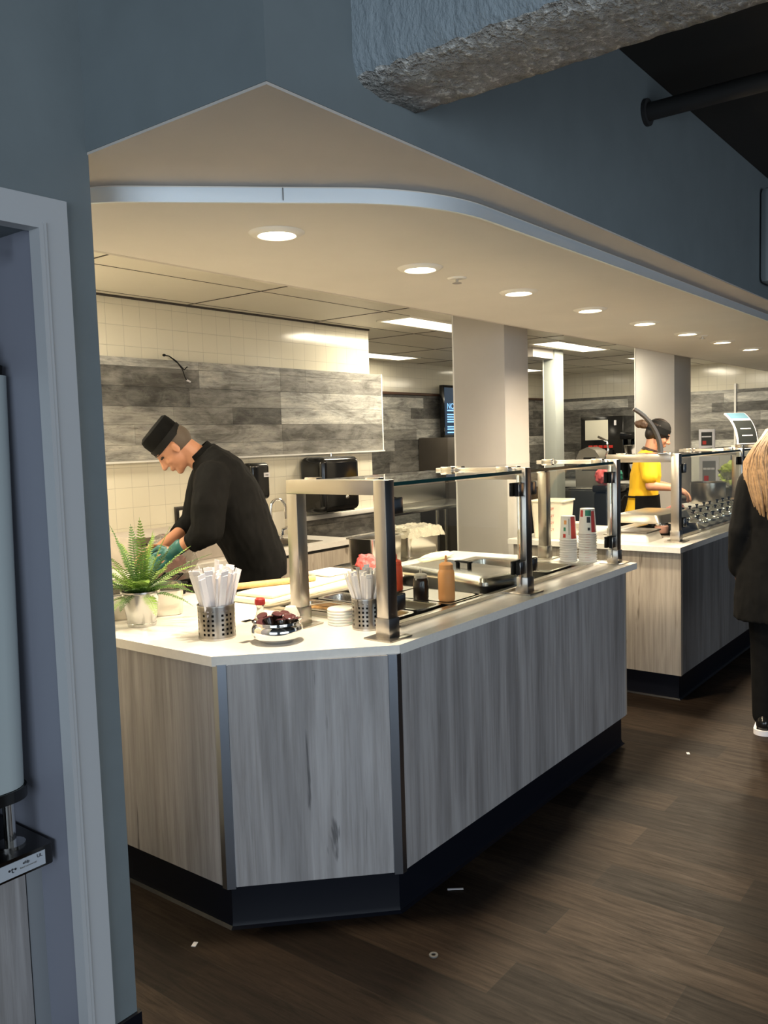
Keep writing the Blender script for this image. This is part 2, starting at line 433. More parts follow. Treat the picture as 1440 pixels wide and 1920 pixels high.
poly = fillet([(1.38, 2.558), (1.38, 2.085), (2.085, 1.386), (12.0, 1.386), (12.0, 2.558)], [0, .30, .62, 0, 0])
struct('ceiling_lower', B().prism(poly, 2.25, 2.292), M_lowceil)
poly2 = [p for p in poly[1:-1]]
b = B(); ins = []
for i, p in enumerate(poly2):
    a = V((*poly2[max(i-1, 0)], 0)); c = V((*poly2[min(i+1, len(poly2)-1)], 0)); d = (c-a).normalized(); n = V((d.y, -d.x, 0))
    ins.append(n)
def strip(lo, hi, t):
    rs = []
    for p, n in zip(poly2, ins):
        q = V((*p, 0))
        rs.append([q+n*.0005+V((0, 0, lo)), q+n*t+V((0, 0, lo)), q+n*t+V((0, 0, hi)), q+n*.0005+V((0, 0, hi))])
    b.rings(rs)
strip(2.252, 2.287, .006); strip(2.246, 2.252, .011)
struct('trim_2', b, mat('satin_aluminium', (.74, .80, .84), .5, .6), 'curved metal edge band of the lower ceiling')
b = B().box(1.772, 1.774, 1.678, 1.680, 2.246, 2.29)
# tile ceiling with seams
struct('ceiling', B().box(1.2, 12.1, 2.58, 6.1, 2.49, 2.62), noisy('ceiling_panels', (.70, .66, .56), .02, 2, .5))
b = B()
for i in range(9):
    x = 2.46+1.2*i
    b.box(x-.004, x+.004, 2.58, 4.4 if x < 5.3 else 6.0, 2.487, 2.4905)
for y in (3.12, 3.72, 4.32, 4.92, 5.52): b.box(1.25 if y < 4.4 else 5.36, 12, y-.002, y+.002, 2.488, 2.4905)
b.box(1.25, 5.53, 4.385, 4.4, 2.478, 2.49)
struct('trim_3', b, M_seam, 'thin dark seams of the panel ceiling')
# plank cladding
def clad(name, plane, u0, u1, z0, z1, at, th, m, rows=None, rh=.125, label='', zoff=1.957):
    b = B(); lay = b.bm.faces.layers.float.new('tone'); rnd = random.Random(name+str(at))
    if rows is None:
        rows = []; z = zoff+math.ceil((z1-zoff)/rh)*rh
        while z > z0:
            segs = []; u = u0
            while u < u1:
                w = rnd.uniform(.5, 1.2) if u > u0 else rnd.uniform(.2, 1.1)
                segs.append((u, min(u+w, u1), rnd.choice([.05, .15, .3, .45, .6, .75, .9]))); u += w
            rows.append((max(z-rh, z0), min(z, z1), segs)); z -= rh
    for a, c, segs in rows:
        if c-a < .004: continue
        for s0, s1, tone in segs:
            n0 = len(b.bm.faces)
            if plane == 'y': b.box(s0+.0006, s1-.0006, at-th, at-.0005, a+.0008, c-.0008)
            else: b.box(at-th, at-.0005, s0+.0006, s1-.0006, a+.0008, c-.0008)
            b.bm.faces.ensure_lookup_table()
            for f in b.bm.faces[n0:]: f[lay] = tone
    o = struct(name, b, m, label); return o
R = [(2.075, 2.128, [(1.3, 3.72, .85), (3.72, 4.469, .7), (4.469, 4.74, .35), (4.74, 5.66, .5)]),
     (1.957, 2.075, [(1.3, 3.72, .28), (3.72, 4.469, .72), (4.469, 4.74, .38), (4.74, 5.66, .5)]),
     (1.835, 1.957, [(1.3, 3.634, .08), (3.634, 4.467, .45), (4.467, 5.66, .8)]),
     (1.722, 1.835, [(1.3, 3.5, .5), (3.5, 4.0, .42), (4.0, 4.467, .05), (4.467, 5.66, .9)]),
     (1.60, 1.722, [(1.3, 3.2, .62), (3.2, 4.47, .55), (4.47, 5.66, .32)]),
     (1.505, 1.60, [(1.3, 4.47, .66), (4.47, 5.66, .45)])]
clad('trim_4', 'y', 1.3, 5.66, 1.505, 2.128, 4.4, .02, M_plN, R, label='grey plank cladding on the back wall behind the cook')
struct('trim_5', B().box(5.655, 5.668, 4.378, 4.402, 1.5, 2.13).box(1.3, 5.66, 4.36, 4.4, 1.493, 1.504), M_bead, 'pale edge strips of the plank cladding')
clad('trim_6', 'y', 4.55, 5.53, .0, 1.0, 4.4, .02, M_plN, label='plank wainscot beside the hand sink')
struct('trim_7', B().box(4.55, 5.54, 4.345, 4.4, 1.0, 1.035, .004), M_quartz, 'pale ledge on the plank wainscot')
clad('trim_8', 'y', 5.36, 12, 0, 2.11, 6.0, .02, M_plN, label='plank cladding on the far kitchen wall')
struct('trim_9', B().box(5.36, 12, 5.95, 6.0, 2.11, 2.14, .004), mat('brown_rail', (.10, .05, .03), .5), 'brown rail above the far planks')
clad('trim_10', 'x', 1.3, 5.95, 0.9, 2.125, 12.0, .02, M_plE, label='plank cladding on the end wall')
struct('trim_11', B().box(11.955, 12.0, 3.28, 3.305, .9, 2.2), M_bead, 'pale joint strip on the end wall')
# columns
def column(name, x0, x1, y0, y1, top, m=M_col, bead=True, lab=''):
    o = struct(name, B().box(x0, x1, y0, y1, 0, top, .006), m, lab)
    if bead: obj('corner_bead', B().box(x0-.002, x0+.007, y1-.008, y1+.003, 0, top), M_bead, o)
    return o
column('wall_column_near', 5.2, 5.54, 2.95, 3.37, 2.49, lab='broad pale column beyond the counter')
column('wall_column_far', 8.60, 9.1, 2.95, 3.36, 2.49, lab='second broad column further right')
column('wall_column_thin', 8.35, 8.55, 4.13, 4.27, 2.49, mat('pale_post_paint', (.36, .385, .36), .5), True, 'thin pale post between the columns')
struct('trim_12', B().box(7.9, 8.35, 4.15, 4.4, 2.39, 2.49), M_col, 'small ceiling drops beside the thin post')
# concrete beam over the aisle with a rough surface
b = B()
nx, ny = 8, 240
rs = []
for j in range(ny+1):
    y = 1.24-3.6*j/ny
    ring = []
    prof = [(1.535, 3.0), (1.535, 2.8), (1.533, 2.6), (1.533, 2.5), (1.535, 2.43), (1.545, 2.395), (1.57, 2.38)] + [(1.57+.2*k/7, 2.374) for k in range(1, 8)] + [(1.782, 2.385), (1.784, 2.45), (1.784, 2.6), (1.784, 2.8), (1.784, 3.0)]
    for x, z in prof:
        p = V((x, y, z)); d = noise.noise(p*28)*.005+noise.noise(p*85)*.005
        ring.append(p+V((d if x > 1.7 else -d, d*.3 if 0 < j < ny else 0, d if 2.37 < z < 2.4 else 0)))
    rs.append(ring)
b.rings(rs)
b.bm.normal_update()
for f in b.bm.faces:
    f.material_index = 1 if abs(f.normal.z) > .45 or (f.calc_center_median().x > 1.7) else 0
struct('ceiling_beam', b, [M_conc_paint, M_conc], 'rough painted concrete beam crossing the aisle', .9)

# ------------------------------------------------------------------ counters
def kick(name, pts, h, parent, t=.02): pass
t = thing('serving_counter', 'long grey wood serving counter with chamfered corner, nearest the camera', 'counter', (2.9, 2.1, 0))
# carcass behind facings
b = B().prism([(1.785, 3.69), (1.785, 2.075), (2.19, 1.672), (4.10, 1.672), (4.10, 2.76), (2.48, 2.76), (2.48, 3.69)], .15, .885)
obj('body', b, M_darkcab, t)
def panel(p0, p1, z0, z1, th, m, name, parent, inset=0):
    p0, p1 = V((*p0, 0)), V((*p1, 0)); d = (p1-p0).normalized(); n = V((d.y, -d.x, 0))
    p0, p1 = p0+d*inset, p1-d*inset
    q = [p0, p1, p1-n*th, p0-n*th]
    return obj(name, B().prism([(v.x, v.y) for v in q], z0, z1), m, parent)
A0, A1, A2, A3 = (1.768, 3.69), (1.768, 2.06), (2.172, 1.653), (4.107, 1.653)
panel(A0, A1, .15, .885, .018, M_lamA, 'left_panel', t, .022)
panel(A1, A2, .15, .885, .018, M_lamA, 'corner_panel', t, .028)
panel(A2, A3, .15, .885, .018, M_lamA, 'front_panel', t, .022)
obj('end_panel', B().box(4.09, 4.107, 1.655, 2.76, .15, .885), M_lamB, t)
def corner_strip(p, d0, d1, w0, w1):
    p = V((*p, 0)); d0, d1 = V((*d0, 0)).normalized(), V((*d1, 0)).normalized(); n = (d0+d1).normalized()
    q = [p, p+d0*w0, p+d0*w0+n*.012, p+n*.02, p+d1*w1+n*.012, p+d1*w1]
    off = -n*.004
    o = obj('corner_strip', B().prism([((v+off).x, (v+off).y) for v in q], .145, .887), mat('dull_aluminium', (.36, .39, .44), .3, 1), t); o['label'] = 'brushed metal corner strip'
corner_strip(A1, (0, 1), (1, -1), .022, .028)
corner_strip(A2, (-1, 1), (1, 0), .028, .022)
# kick base with a cove at the foot
def kickstrip(pts, parent, z1=.15):
    rs = []
    n = len(pts)
    for i, p in enumerate(pts):
        p = V((*p, 0)); a = V((*pts[max(i-1, 0)], 0)); c = V((*pts[min(i+1, n-1)], 0))
        d1 = (p-a).normalized() if i else (c-p).normalized(); d2 = (c-p).normalized() if i < n-1 else d1
        n1, n2 = V((d1.y, -d1.x, 0)), V((d2.y, -d2.x, 0)); nn = (n1+n2).normalized(); nn /= max(.5, nn.dot(n1))
        rs.append([p-nn*.02+V((0, 0, z1)), p+V((0, 0, z1)), p+V((0, 0, .022)), p+nn*.004+V((0, 0, .009)), p+nn*.014+V((0, 0, .001)), p-nn*.02+V((0, 0, .001))])
    return obj('kick_base', B().rings(rs), M_kick, parent, smooth=.35)
kickstrip([(1.79, 3.69), (1.79, 2.068), (2.18, 1.675), (4.08, 1.675), (4.08, 2.74)], t)
tl = B()
SL0, SL1 = .883, .915
WX0, WX1, WY0, WY1 = 2.40, 4.04, 1.82, 2.50
tl.prism([(1.755, 3.70), (1.755, 2.072), (2.187, 1.65), (WX0, 1.65), (WX0, 2.78), (2.50, 2.78), (2.50, 3.70)], SL0, SL1)
tl.box(WX0, WX1, 1.65, WY0, SL0, SL1).box(WX0, WX1, WY1, 2.78, SL0, SL1).box(WX1, 4.24, 1.65, 2.78, SL0, SL1)
tp = obj('countertop', tl, M_quartz, t); tp['label'] = 'cream stone countertop with bevelled corner'

def well(name, label, x0, x1, y0, y1, dz=.2):
    w = thing(name, label, 'food well', ((x0+x1)/2, (y0+y1)/2, .915))
    b = B()
    f = .045
    b.box(x0-.012, x1+.012, y0-.012, y0+f, .9155, .9215, .001).box(x0-.012, x1+.012, y1-f, y1+.012, .9155, .9215, .001)
    b.box(x0-.012, x0+f, y0+f, y1-f, .9155, .9215, .001).box(x1-f, x1+.012, y0+f, y1-f, .9155, .9215, .001)
    obj('rim', b, M_steelH, w)
    b = B(); z = .915-dz; e = .01
    b.box(x0+e, x1-e, y0+e, y1-e, z, z+.004).box(x0+e, x0+e+.004, y0+e, y1-e, z, .915).box(x1-e-.004, x1-e, y0+e, y1-e, z, .915)
    b.box(x0+e, x1-e, y0+e, y0+e+.004, z, .915).box(x0+e, x1-e, y1-e-.004, y1-e, z, .915)
    obj('basin', b, M_darkst, w)
    return w
w1 = well('food_well', 'long steel-rimmed cold well sunk into the near countertop', WX0, WX1, WY0, WY1)
b = B().box(WX0, WX1, 1.80, 1.806, .9155, .93)
obj('glass_channel', b, M_panst, w1)

# second counter
t = thing('serving_counter', 'second wood serving counter further back, warm brown end panel towards the camera', 'counter', (6.5, 2.1, 0))
C2 = 4.93; C2E = 9.3
obj('body', B().box(C2+.02, C2E, 1.675, 2.36, .15, .885).box(C2+.02, 5.85, 2.36, 2.74, .15, .885), M_darkcab, t)
obj('end_panel', B().box(C2, C2+.018, 1.70, 2.76, .15, .885), M_lamB, t)['label'] = 'warm brown wood end panel'
obj('corner_post', B().box(C2, C2+.03, 1.655, 1.70, .15, .885), M_lamB, t)
obj('front_panel', B().box(C2+.03, C2E, 1.657, 1.675, .15, .885), laminate('shaded_grey_laminate', (.05, .05, .05), (.17, .165, .16), (.24, .235, .23)), t)  # darker copy of the grey laminate, the dimmer light put into its colour
kickstrip([(C2+.02, 2.74), (C2+.02, 1.675), (C2E, 1.675)], t)
b = B()
X0, X1 = 5.35, 7.9
b.box(C2-.04, X0, 1.645, 2.40, SL0, SL1).box(X0, X1, 1.645, 1.80, SL0, SL1).box(X0, X1, 2.30, 2.40, SL0, SL1).box(X1, C2E, 1.645, 2.66, SL0, SL1).box(C2-.04, 5.88, 2.40, 2.78, SL0, SL1)
obj('countertop', b, M_quartz, t)['label'] = 'cream stone countertop'
well('food_well', 'steel-rimmed well in the second countertop, filled with chrome lids', X0, X1, 1.80, 2.30, .18)

# ------------------------------------------------------------------ sneeze guards
def post_part(w, x, y, z1, foot=True, s=.05):
    o = obj('post', B().box(x-s/2, x+s/2, y-s/2, y+s/2, .935, z1, .0015), M_steel, w)
    obj('collar', B().box(x-s/2-.004, x+s/2+.004, y-s/2-.004, y+s/2+.004, .918, .985, .001), M_steel, o)
    obj('foot_plate', B().box(x-.062, x+.062, y-.058, y+.058, .9155, .921, .002), M_steelH, o)
    return o
def clampb(w, x, y, z, dx):
    # pair of small blocks pinching the pane beside the post
    x0, x1 = sorted((x, x+dx*.055))
    c = obj('glass_clamp', B().box(x0, x1, y-.024, y-.007, z-.028, z+.028, .002).box(x0, x1, y+.007, y+.024, z-.028, z+.028, .002), M_blackm, w)
    obj('clamp_plate', B().box(x0+.003, x1-.003, y-.027, y-.024, z-.026, z+.026, .001), M_panst, c)
def sneeze(name, label, xs, rears, yf=1.745, yr=2.148, top=1.45, glass_to=None, glassy=1.75):
    w = thing(name, label, 'sneeze guard', (xs[0], 1.9, .915))
    s = .05
    for i, x in enumerate(xs):
        post_part(w, x, yf, top)
        if i in rears: post_part(w, x, yr, top-s-.001)
        o = obj('top_bar', B().box(x-s/2, x+s/2, yf+s/2, yr+s/2, top-s, top, .0015), M_steelH, w)
        # clips that hold the top shelf glass
        for cy in (yf+.07, yr-.05):
            for sd in (-1, 1):
                if (i == 0 and sd < 0) or (i == len(xs)-1 and sd > 0): continue
                xx = x+sd*(s/2)
                obj('shelf_clip', B().box(min(xx, xx+sd*.03), max(xx, xx+sd*.03), cy-.03, cy+.03, top-.016, top+.006, .002), M_panst, w)
        for sd in (-1, 1):
            if (i == 0 and sd < 0) or (i == len(xs)-1 and sd > 0): continue
            for z in (1.36, 1.03): clampb(w, x+sd*s/2, glassy, z, sd)
    for a, c in zip(xs, xs[1:]):
        x0, x1 = a+s/2+.012, c-s/2-.012
        g = obj('front_pane', B().box(x0, x1, glassy-.005, glassy+.005, .95, top-.03), M_glass, w); g['label'] = 'clear glass front pane'
        g = obj('top_pane', B().box(x0, x1, yf-.012, yr+.06, top-.022, top-.010), M_glass, w); g['label'] = 'clear glass shelf pane'
        obj('glass_edge', B().box(x0, x1, yf-.0145, yf-.0125, top-.0225, top-.0095), M_gedge, g)['label'] = 'dark green polished edge of the shelf glass'
    return w
sneeze('sneeze_guard', 'steel and glass sneeze guard with open square frame on the near counter', [2.25, 3.215, 4.18], [0, 2])
sneeze('sneeze_guard', 'steel and glass sneeze guard on the second counter in front of the worker in yellow', [5.16, 6.52, 7.88], [0, 2], 1.76, 2.17)

# ------------------------------------------------------------------ ceiling fittings
def downlight(x, y, label):
    t = thing('downlight', label, 'ceiling light', (x, y, 2.237), 0, None)
    obj('trim_ring', B().lathe([(.058, .009), (.062, .001), (.082, .006), (.09, .0125), (.058, .0125)], (x, y, 2.237), 28, close=True), M_whitew, t)
    obj('lens', B().lathe([(.001, .002), (.045, .003), (.058, .010)], (x, y, 2.237), 28), M_downl, t)
    return t
names = ['largest and nearest glowing round downlight, above the fern end of the counter', 'second glowing downlight, just left of the ceiling sprinkler', 'third glowing downlight from the camera, right above the near column',
         'fourth glowing downlight from the camera, left of the second broad column', 'fifth glowing downlight from the camera, over the second broad column', 'sixth glowing downlight, left of the distant sprinkler',
         'seventh glowing downlight, just right of the distant sprinkler', 'smallest and furthest glowing downlight of the row']
for x, n in zip(DL, names):
    downlight(x, 1.952, n)['group'] = 'row of round ceiling downlights'
for (x, y), n in zip(TROF, ['bright rectangular ceiling light left of the near column', 'bright rectangular ceiling light right of the near column', 'rectangular ceiling light hidden mostly by the second column',
                            'small bright rectangular ceiling light beyond the end of the tiled wall', 'rectangular ceiling light furthest back behind the near column', 'added rectangular ceiling light out of view, brightening the tiled wall by the cook']):
    t = thing('troffer_light', n, 'ceiling light', (x+.6, y+.15, 2.478), 0, 'rectangular kitchen ceiling lights')
    b = B().box(x-.01, x+1.21, y-.01, y+.012, 2.478, 2.489).box(x-.01, x+1.21, y+.288, y+.31, 2.478, 2.489).box(x-.01, x+.012, y+.012, y+.288, 2.478, 2.489).box(x+1.188, x+1.21, y+.012, y+.288, 2.478, 2.489)
    obj('frame', b, M_whitew, t)
    obj('diffuser', B().box(x+.012, x+1.188, y+.012, y+.288, 2.482, 2.488), M_panelwhite, t)
for x, y, n in ((3.079, 1.966, 'small fire sprinkler in the lower ceiling near the second downlight'), (6.2, 1.93, 'distant small fire sprinkler between the far downlights')):
    t = thing('ceiling_sprinkler', n, 'sprinkler', (x, y, 2.225))
    obj('escutcheon', B().lathe([(.001, .018), (.035, .018), (.042, .0245), (.001, .0245)], (x, y, 2.225), 20), M_whitew, t)
    obj('deflector', B().lathe([(.006, .018), (.006, .006), (.02, .004), (.02, .002), (.001, .002)], (x, y, 2.225), 12), M_panst, t)
tag(obj('pipe', B().cyl((3.297, 1.236, 2.795), (3.297, -5.5, 2.795), .033, n=20).cyl((3.297, 1.238, 2.795), (3.297, 1.225, 2.795), .05), M_ceil2), 'dark round pipe running out of the header wall under the dark ceiling', 'pipe')
tag(obj('electrical_conduit_box', B().box(4.93, 5.12, 1.17, 1.238, 2.36, 2.86, .03), M_wall), 'grey painted box on the header wall at the right edge of the picture', 'wall box')

# ------------------------------------------------------------------ recess: cabinet, drip tray, dispenser
t = thing('base_cabinet', 'pale grey wood cabinet in the recess at the far left', 'cabinet', (.65, 2.3, 0))
obj('body', B().box(.12, 1.112, 2.032, 2.39, .1, .56), M_darkcab, t)
obj('side_stile', B().box(1.07, 1.112, 2.012, 2.032, .06, .56), mat('stile_grey', (.22, .235, .25), .5), t)
dr = [obj('door', B().box(.53, 1.066, 2.008, 2.032, .08, .552, .002), M_lamA, t), obj('door', B().box(.13, .525, 2.008, 2.032, .08, .552, .002), M_lamA, t)]
obj('toe_kick', B().box(.12, 1.112, 2.05, 2.07, .0, .1), M_kick, t)
t = thing('drip_tray', 'dark steel drip tray counter with rounded corner under the dispenser', 'tray', (.65, 2.15, .56))
pl = fillet([(.17, 1.925), (1.10, 1.925), (1.10, 2.38), (.17, 2.38)], [0, .012, .16, 0], 8)
obj('tray_body', B().prism(pl, .561, .612), M_darkst, t)
lb = obj('label_plate', B().box(.86, 1.075, 1.9235, 1.925, .567, .603), M_inox_label, t)
text('label_text', '•t•', .022, (.99, 1.923, .585), (1, 0, 0), (0, 0, 1), M_ink, lb)
text('label_text', 'efdp', .010, (1.025, 1.923, .592), (1, 0, 0), (0, 0, 1), M_ink, lb)
text('label_text', 'listed commercial', .006, (1.03, 1.923, .582), (1, 0, 0), (0, 0, 1), M_inkgrey, lb)
text('label_text', 'UL', .012, (1.06, 1.923, .594), (1, 0, 0), (0, 0, 1), M_ink, lb)
obj('spout_tube', B().cyl((1.03, 2.0, .612), (1.03, 2.0, .735), .014).cyl((1.03, 2.0, .612), (1.03, 2.0, .617), .035), M_chrome, t)
t = thing('drink_dispenser', 'tall pale grey drink dispenser with black top and base rim in the recess', 'dispenser', (.9, 2.16, .70))
b = B(); rs = []
def rrect(cx, cy, hx, hy, r, z, n=6):
    return [V((cx+sx*(hx-r)+r*math.cos(a), cy+sy*(hy-r)+r*math.sin(a), z)) for sx, sy, a0 in ((1, 1, 0), (-1, 1, PI/2), (-1, -1, PI), (1, -1, 3*PI/2)) for a in [a0+PI/2*k/n for k in range(n+1)]]
obj('housing', B().rings([rrect(.84, 2.10, .248, .12, .06, .752), rrect(.85, 2.10, .262, .12, .06, 1.765)]), mat('pale_enamel', (.42, .47, .47), .35), t)
obj('base_rim', B().rings([rrect(.84, 2.10, .253, .125, .06, .722), rrect(.84, 2.10, .253, .125, .06, .751)]), M_black, t)
obj('lid', B().rings([rrect(.85, 2.10, .255, .112, .06, 1.766), rrect(.85, 2.10, .257, .114, .06, 1.79), rrect(.84, 2.10, .235, .10, .06, 1.80), rrect(.84, 2.10, .23, .095, .06, 1.84)]), M_blackm, t)
obj('stand', B().box(.66, .98, 2.10, 2.2, .613, .722), M_blackm, t)
tag(obj('door_latch', B().box(1.03, 1.045, 1.94, 1.95, 2.045, 2.085, .002).box(1.0, 1.045, 1.935, 1.955, 2.035, 2.045), M_casing), 'small pale latch under the head of the recess opening', 'latch')

# ------------------------------------------------------------------ back wall of the kitchen: hand-sink worktop and wall units
t = thing('sink_cabinet', 'wood cabinet with pale worktop and hand sink against the back wall', 'cabinet', (3.2, 4.05, 0))
SY = 3.74
obj('body', B().box(1.3, 4.44, SY+.03, 4.395, .1, .885), M_darkcab, t)
for x0, x1 in ((1.3, 2.36), (2.365, 3.1), (3.105, 3.72), (3.725, 4.44)):
    d = obj('door', B().box(x0, x1-.004, SY+.012, SY+.03, .12, .86, .001), M_lamB, t)
    obj('handle', B().tube([(x0+.05, SY+.012, .74), (x0+.05, SY-.012, .74), (x0+.05, SY-.012, .64), (x0+.05, SY+.012, .64)], .004), M_blackm, d)
obj('end_panel', B().box(4.44, 4.458, SY+.012, 4.395, .1, .885), M_lamB, t)
b = B()
b.box(1.27, 3.55, SY, 4.398, .883, .918).box(4.25, 4.5, SY, 4.398, .883, .918).box(3.55, 4.25, SY, 3.86, .883, .918).box(3.55, 4.25, 4.2, 4.398, .883, .918)
obj('worktop', b, M_quartz, t)
s = obj('sink_basin', B().box(3.55, 4.25, 3.86, 4.2, .70, .705).box(3.55, 3.556, 3.86, 4.2, .70, .914).box(4.244, 4.25, 3.86, 4.2, .70, .914).box(3.55, 4.25, 3.86, 3.866, .70, .914).box(3.55, 4.25, 4.194, 4.2, .70, .914), M_steelH, t)
obj('sink_rim', B().box(3.53, 4.27, 3.84, 3.866, .9185, .922).box(3.53, 4.27, 4.194, 4.22, .9185, .922).box(3.53, 3.556, 3.866, 4.194, .9185, .922).box(4.244, 4.27, 3.866, 4.194, .9185, .922), M_panst, s)
t = thing('gooseneck_faucet', 'chrome gooseneck faucet over the hand sink beside the cook', 'faucet', (4.23, 4.29, .918))
obj('base', B().lathe([(.06, 0), (.055, .018), (.02, .03), (.014, .05)], (4.26, 4.29, .9185), 20), M_chrome, t)
pts = [(4.23, 4.29, .93), (4.23, 4.29, 1.13)] + [(4.23+.052-.052*math.cos(a), 4.29-.02*(1-math.cos(a)), 1.13+.062*math.sin(a)) for a in [PI*k/10 for k in range(1, 11)]] + [(4.335, 4.25, 1.05)]
obj('spout', B().tube(pts, .011, 12), M_chrome, t)
obj('lever', B().tube([(4.34, 4.30, .93), (4.35, 4.30, .97), (4.42, 4.27, .99), (4.45, 4.25, 1.03)], [.016, .013, .009, .009]), M_chrome, t)
def wall_unit(name, label, cat, x0, x1, y0, z0, z1, bev, m=M_black):
    t = thing(name, label, cat, ((x0+x1)/2, 4.4, z0))
    obj('cover', B().box(x0, x1, y0, 4.398, z0, z1, bev, seg=5), m, t, smooth=1.2); return t
t = wall_unit('paper_towel_dispenser', 'large glossy black paper towel dispenser on the tiled wall', 'dispenser', 4.64, 5.07, 4.15, 1.065, 1.475, .05)
obj('crank', B().ell((4.9, 4.148, 1.17), (.018, .012, .018)), M_chrome, t)
obj('lock', B().cyl((4.87, 4.27, 1.474), (4.87, 4.27, 1.50), .008), M_chrome, t)
obj('paper_slot', B().box(4.70, 5.01, 4.17, 4.38, 1.062, 1.068), M_darkcab, t)
t = wall_unit('soap_dispenser', 'small black soap dispenser on the tiled wall behind the cook', 'dispenser', 4.06, 4.235, 4.28, 1.20, 1.455, .03)
lb = obj('label_plate', B().box(4.17, 4.225, 4.278, 4.281, 1.355, 1.385), M_white, t); text('label_text', 'soap', .016, (4.197, 4.2775, 1.37), (1, 0, 0), (0, 0, 1), M_ink, lb)
t = thing('power_outlet', 'steel plate power outlet on the cream tiles', 'outlet', (3.52, 4.4, 1.07))
obj('plate', B().box(3.48, 3.575, 4.382, 4.399, 1.07, 1.20, .003), M_darkst, t)
obj('socket', B().box(3.505, 3.548, 4.378, 4.383, 1.085, 1.175, .003), M_whitew, t)
obj('plug', B().box(3.552, 3.58, 4.345, 4.382, 1.085, 1.13, .003), M_blackm, t)
b = B()
b.tube([(3.44, 4.375, 2.155), (3.47, 4.36, 2.15), (3.52, 4.36, 2.125), (3.56, 4.36, 2.09), (3.585, 4.36, 2.07), (3.61, 4.36, 2.09)], .0035, 6)
b.tube([(3.48, 4.372, 2.15), (3.53, 4.355, 2.11), (3.57, 4.358, 2.07), (3.585, 4.36, 2.03), (3.60, 4.36, 2.005)], .003, 6).ell((3.44, 4.37, 2.155), (.012, .01, .008))
t = thing('loose_wire', 'loose black wire hanging from the plank wall above the cook', 'wire', (3.5, 4.37, 2.0))
obj('cable', b, M_blackm, t); obj('connector', B().tube([(3.60, 4.36, 2.005), (3.63, 4.36, 1.995)], .006, 6), M_white, t)
tag(obj('fire_extinguisher_sign', B().box(5.535, 5.62, 4.40, 4.43, 1.08, 1.30, .004), M_red), 'red sign at the end of the tiled wall', 'sign')
t = thing('coffee_urn', 'steel and black urn half hidden behind the back of the cook', 'urn', (4.09, 4.25, .918))
obj('body', B().lathe([(.05, 0), (.05, .12), (.045, .13)], (4.10, 4.22, .919), 20), M_darkst, t); obj('lid', B().lathe([(.052, .131), (.052, .155), (.02, .165)], (4.10, 4.22, .919), 20), M_panst, t)
tag(obj('splash_panel', B().box(4.24, 4.46, 4.38, 4.397, .92, 1.09, .002), M_whitew), 'small white splash panel behind the faucet', 'panel')

# carton and bag on the back worktop
t = thing('carton', 'brown printed carton on the back worktop left of the cook', 'box', (2.95, 4.0, .918), .0)
obj('box_body', B().box(2.78, 3.5, 3.88, 4.22, .919, 1.10, .003), M_cardb, t)
obj('flap', B().box(2.78, 3.5, 3.80, 3.88, 1.098, 1.102), M_cardb, t)
text('print', 'apex crop', .045, (2.92, 3.878, 1.055), (1, 0, 0), (0, 0, 1), M_ink, t, .001)
obj('print_block', B().box(2.88, 2.96, 3.876, 3.879, .97, 1.01).box(2.84, 2.98, 3.876, 3.879, .93, .955), M_ink, t)
def crumple(name, c, r, m, seed, amp=.2, parent=None, vox=None, sub=4, squash=None):
    b = B(); bmesh.ops.create_icosphere(b.bm, subdivisions=sub, radius=1)
    for v in b.bm.verts:
        n = noise.noise(v.co*2.2+V((seed, 0, 0)))+.5*noise.noise(v.co*5+V((0, seed, 0)))
        v.co = v.co*(1+amp*n); v.co = V((v.co.x*r[0], v.co.y*r[1], v.co.z*r[2]))+V(c)
        if squash is not None and v.co.z < squash: v.co.z = squash
    return obj(name, b, m, parent, smooth=.5)
tag(crumple('plastic_bag', (2.86, 3.66, 1.00), (.16, .07, .12), M_clear, 3, .35, squash=.9), 'clear plastic bag of pink food held open by the cook', 'bag')
tag(crumple('raw_meat', (2.84, 3.66, .97), (.10, .04, .065), mat('pale_pink_meat', (.62, .30, .26), .5), 9, .3, squash=.905), 'pale pink food inside the clear bag', 'food')
t = thing('prep_table', 'narrow steel prep table in front of the cook', 'table', (2.85, 3.62, 0))
obj('table_top', B().box(2.52, 3.15, 3.50, 3.735, .87, .90, .003), M_panst, t)
for x, y in ((2.55, 3.53), (3.12, 3.53), (2.55, 3.71), (3.12, 3.71)): obj('leg', B().cyl((x, y, 0), (x, y, .87), .015), M_panst, t)

# ------------------------------------------------------------------ far kitchen equipment
t = thing('television', 'dark wall screen with blue text beside the near column', 'screen', (9.0, 5.9, 1.6))
obj('bezel', B().box(8.78, 10.1, 5.84, 5.90, 1.60, 2.24, .006), M_black, t)
sc = obj('display', B().box(8.80, 10.07, 5.838, 5.8405, 1.63, 2.21), M_screen, t)
text('screen_text', 'NOW', .10, (8.85, 5.836, 1.98), (1, 0, 0), (0, 0, 1), M_scrtxt, sc, .001, 'LEFT')
for k, (z, w) in enumerate(((1.93, .3), (1.88, .25), (1.85, .28), (1.82, .24), (1.79, .26), (1.73, .22), (1.70, .25), (1.66, .3))):
    obj('screen_line', B().box(8.85, 8.85+w, 5.8365, 5.8378, z-.008, z+.008), M_scrtxt, sc)
obj('mount_arm', B().box(8.8, 9.05, 5.86, 5.98, 1.50, 1.60, .004), M_blackm, t)
tag(obj('stainless_cabinet', B().box(8.41, 9.9, 5.55, 5.97, 0, 1.60, .01), M_greycab), 'tall dull grey steel cabinet left of the near column', 'cabinet')
t = thing('prep_table', 'stainless steel table with backsplash at the far end of the kitchen', 'table', (6.8, 4.95, 0))
obj('table_top', B().box(6.0, 7.9, 4.72, 5.28, .885, .92, .004), M_panst, t)
obj('backsplash', B().box(6.0, 7.9, 5.26, 5.29, .92, 1.22, .003), M_steelH, t)
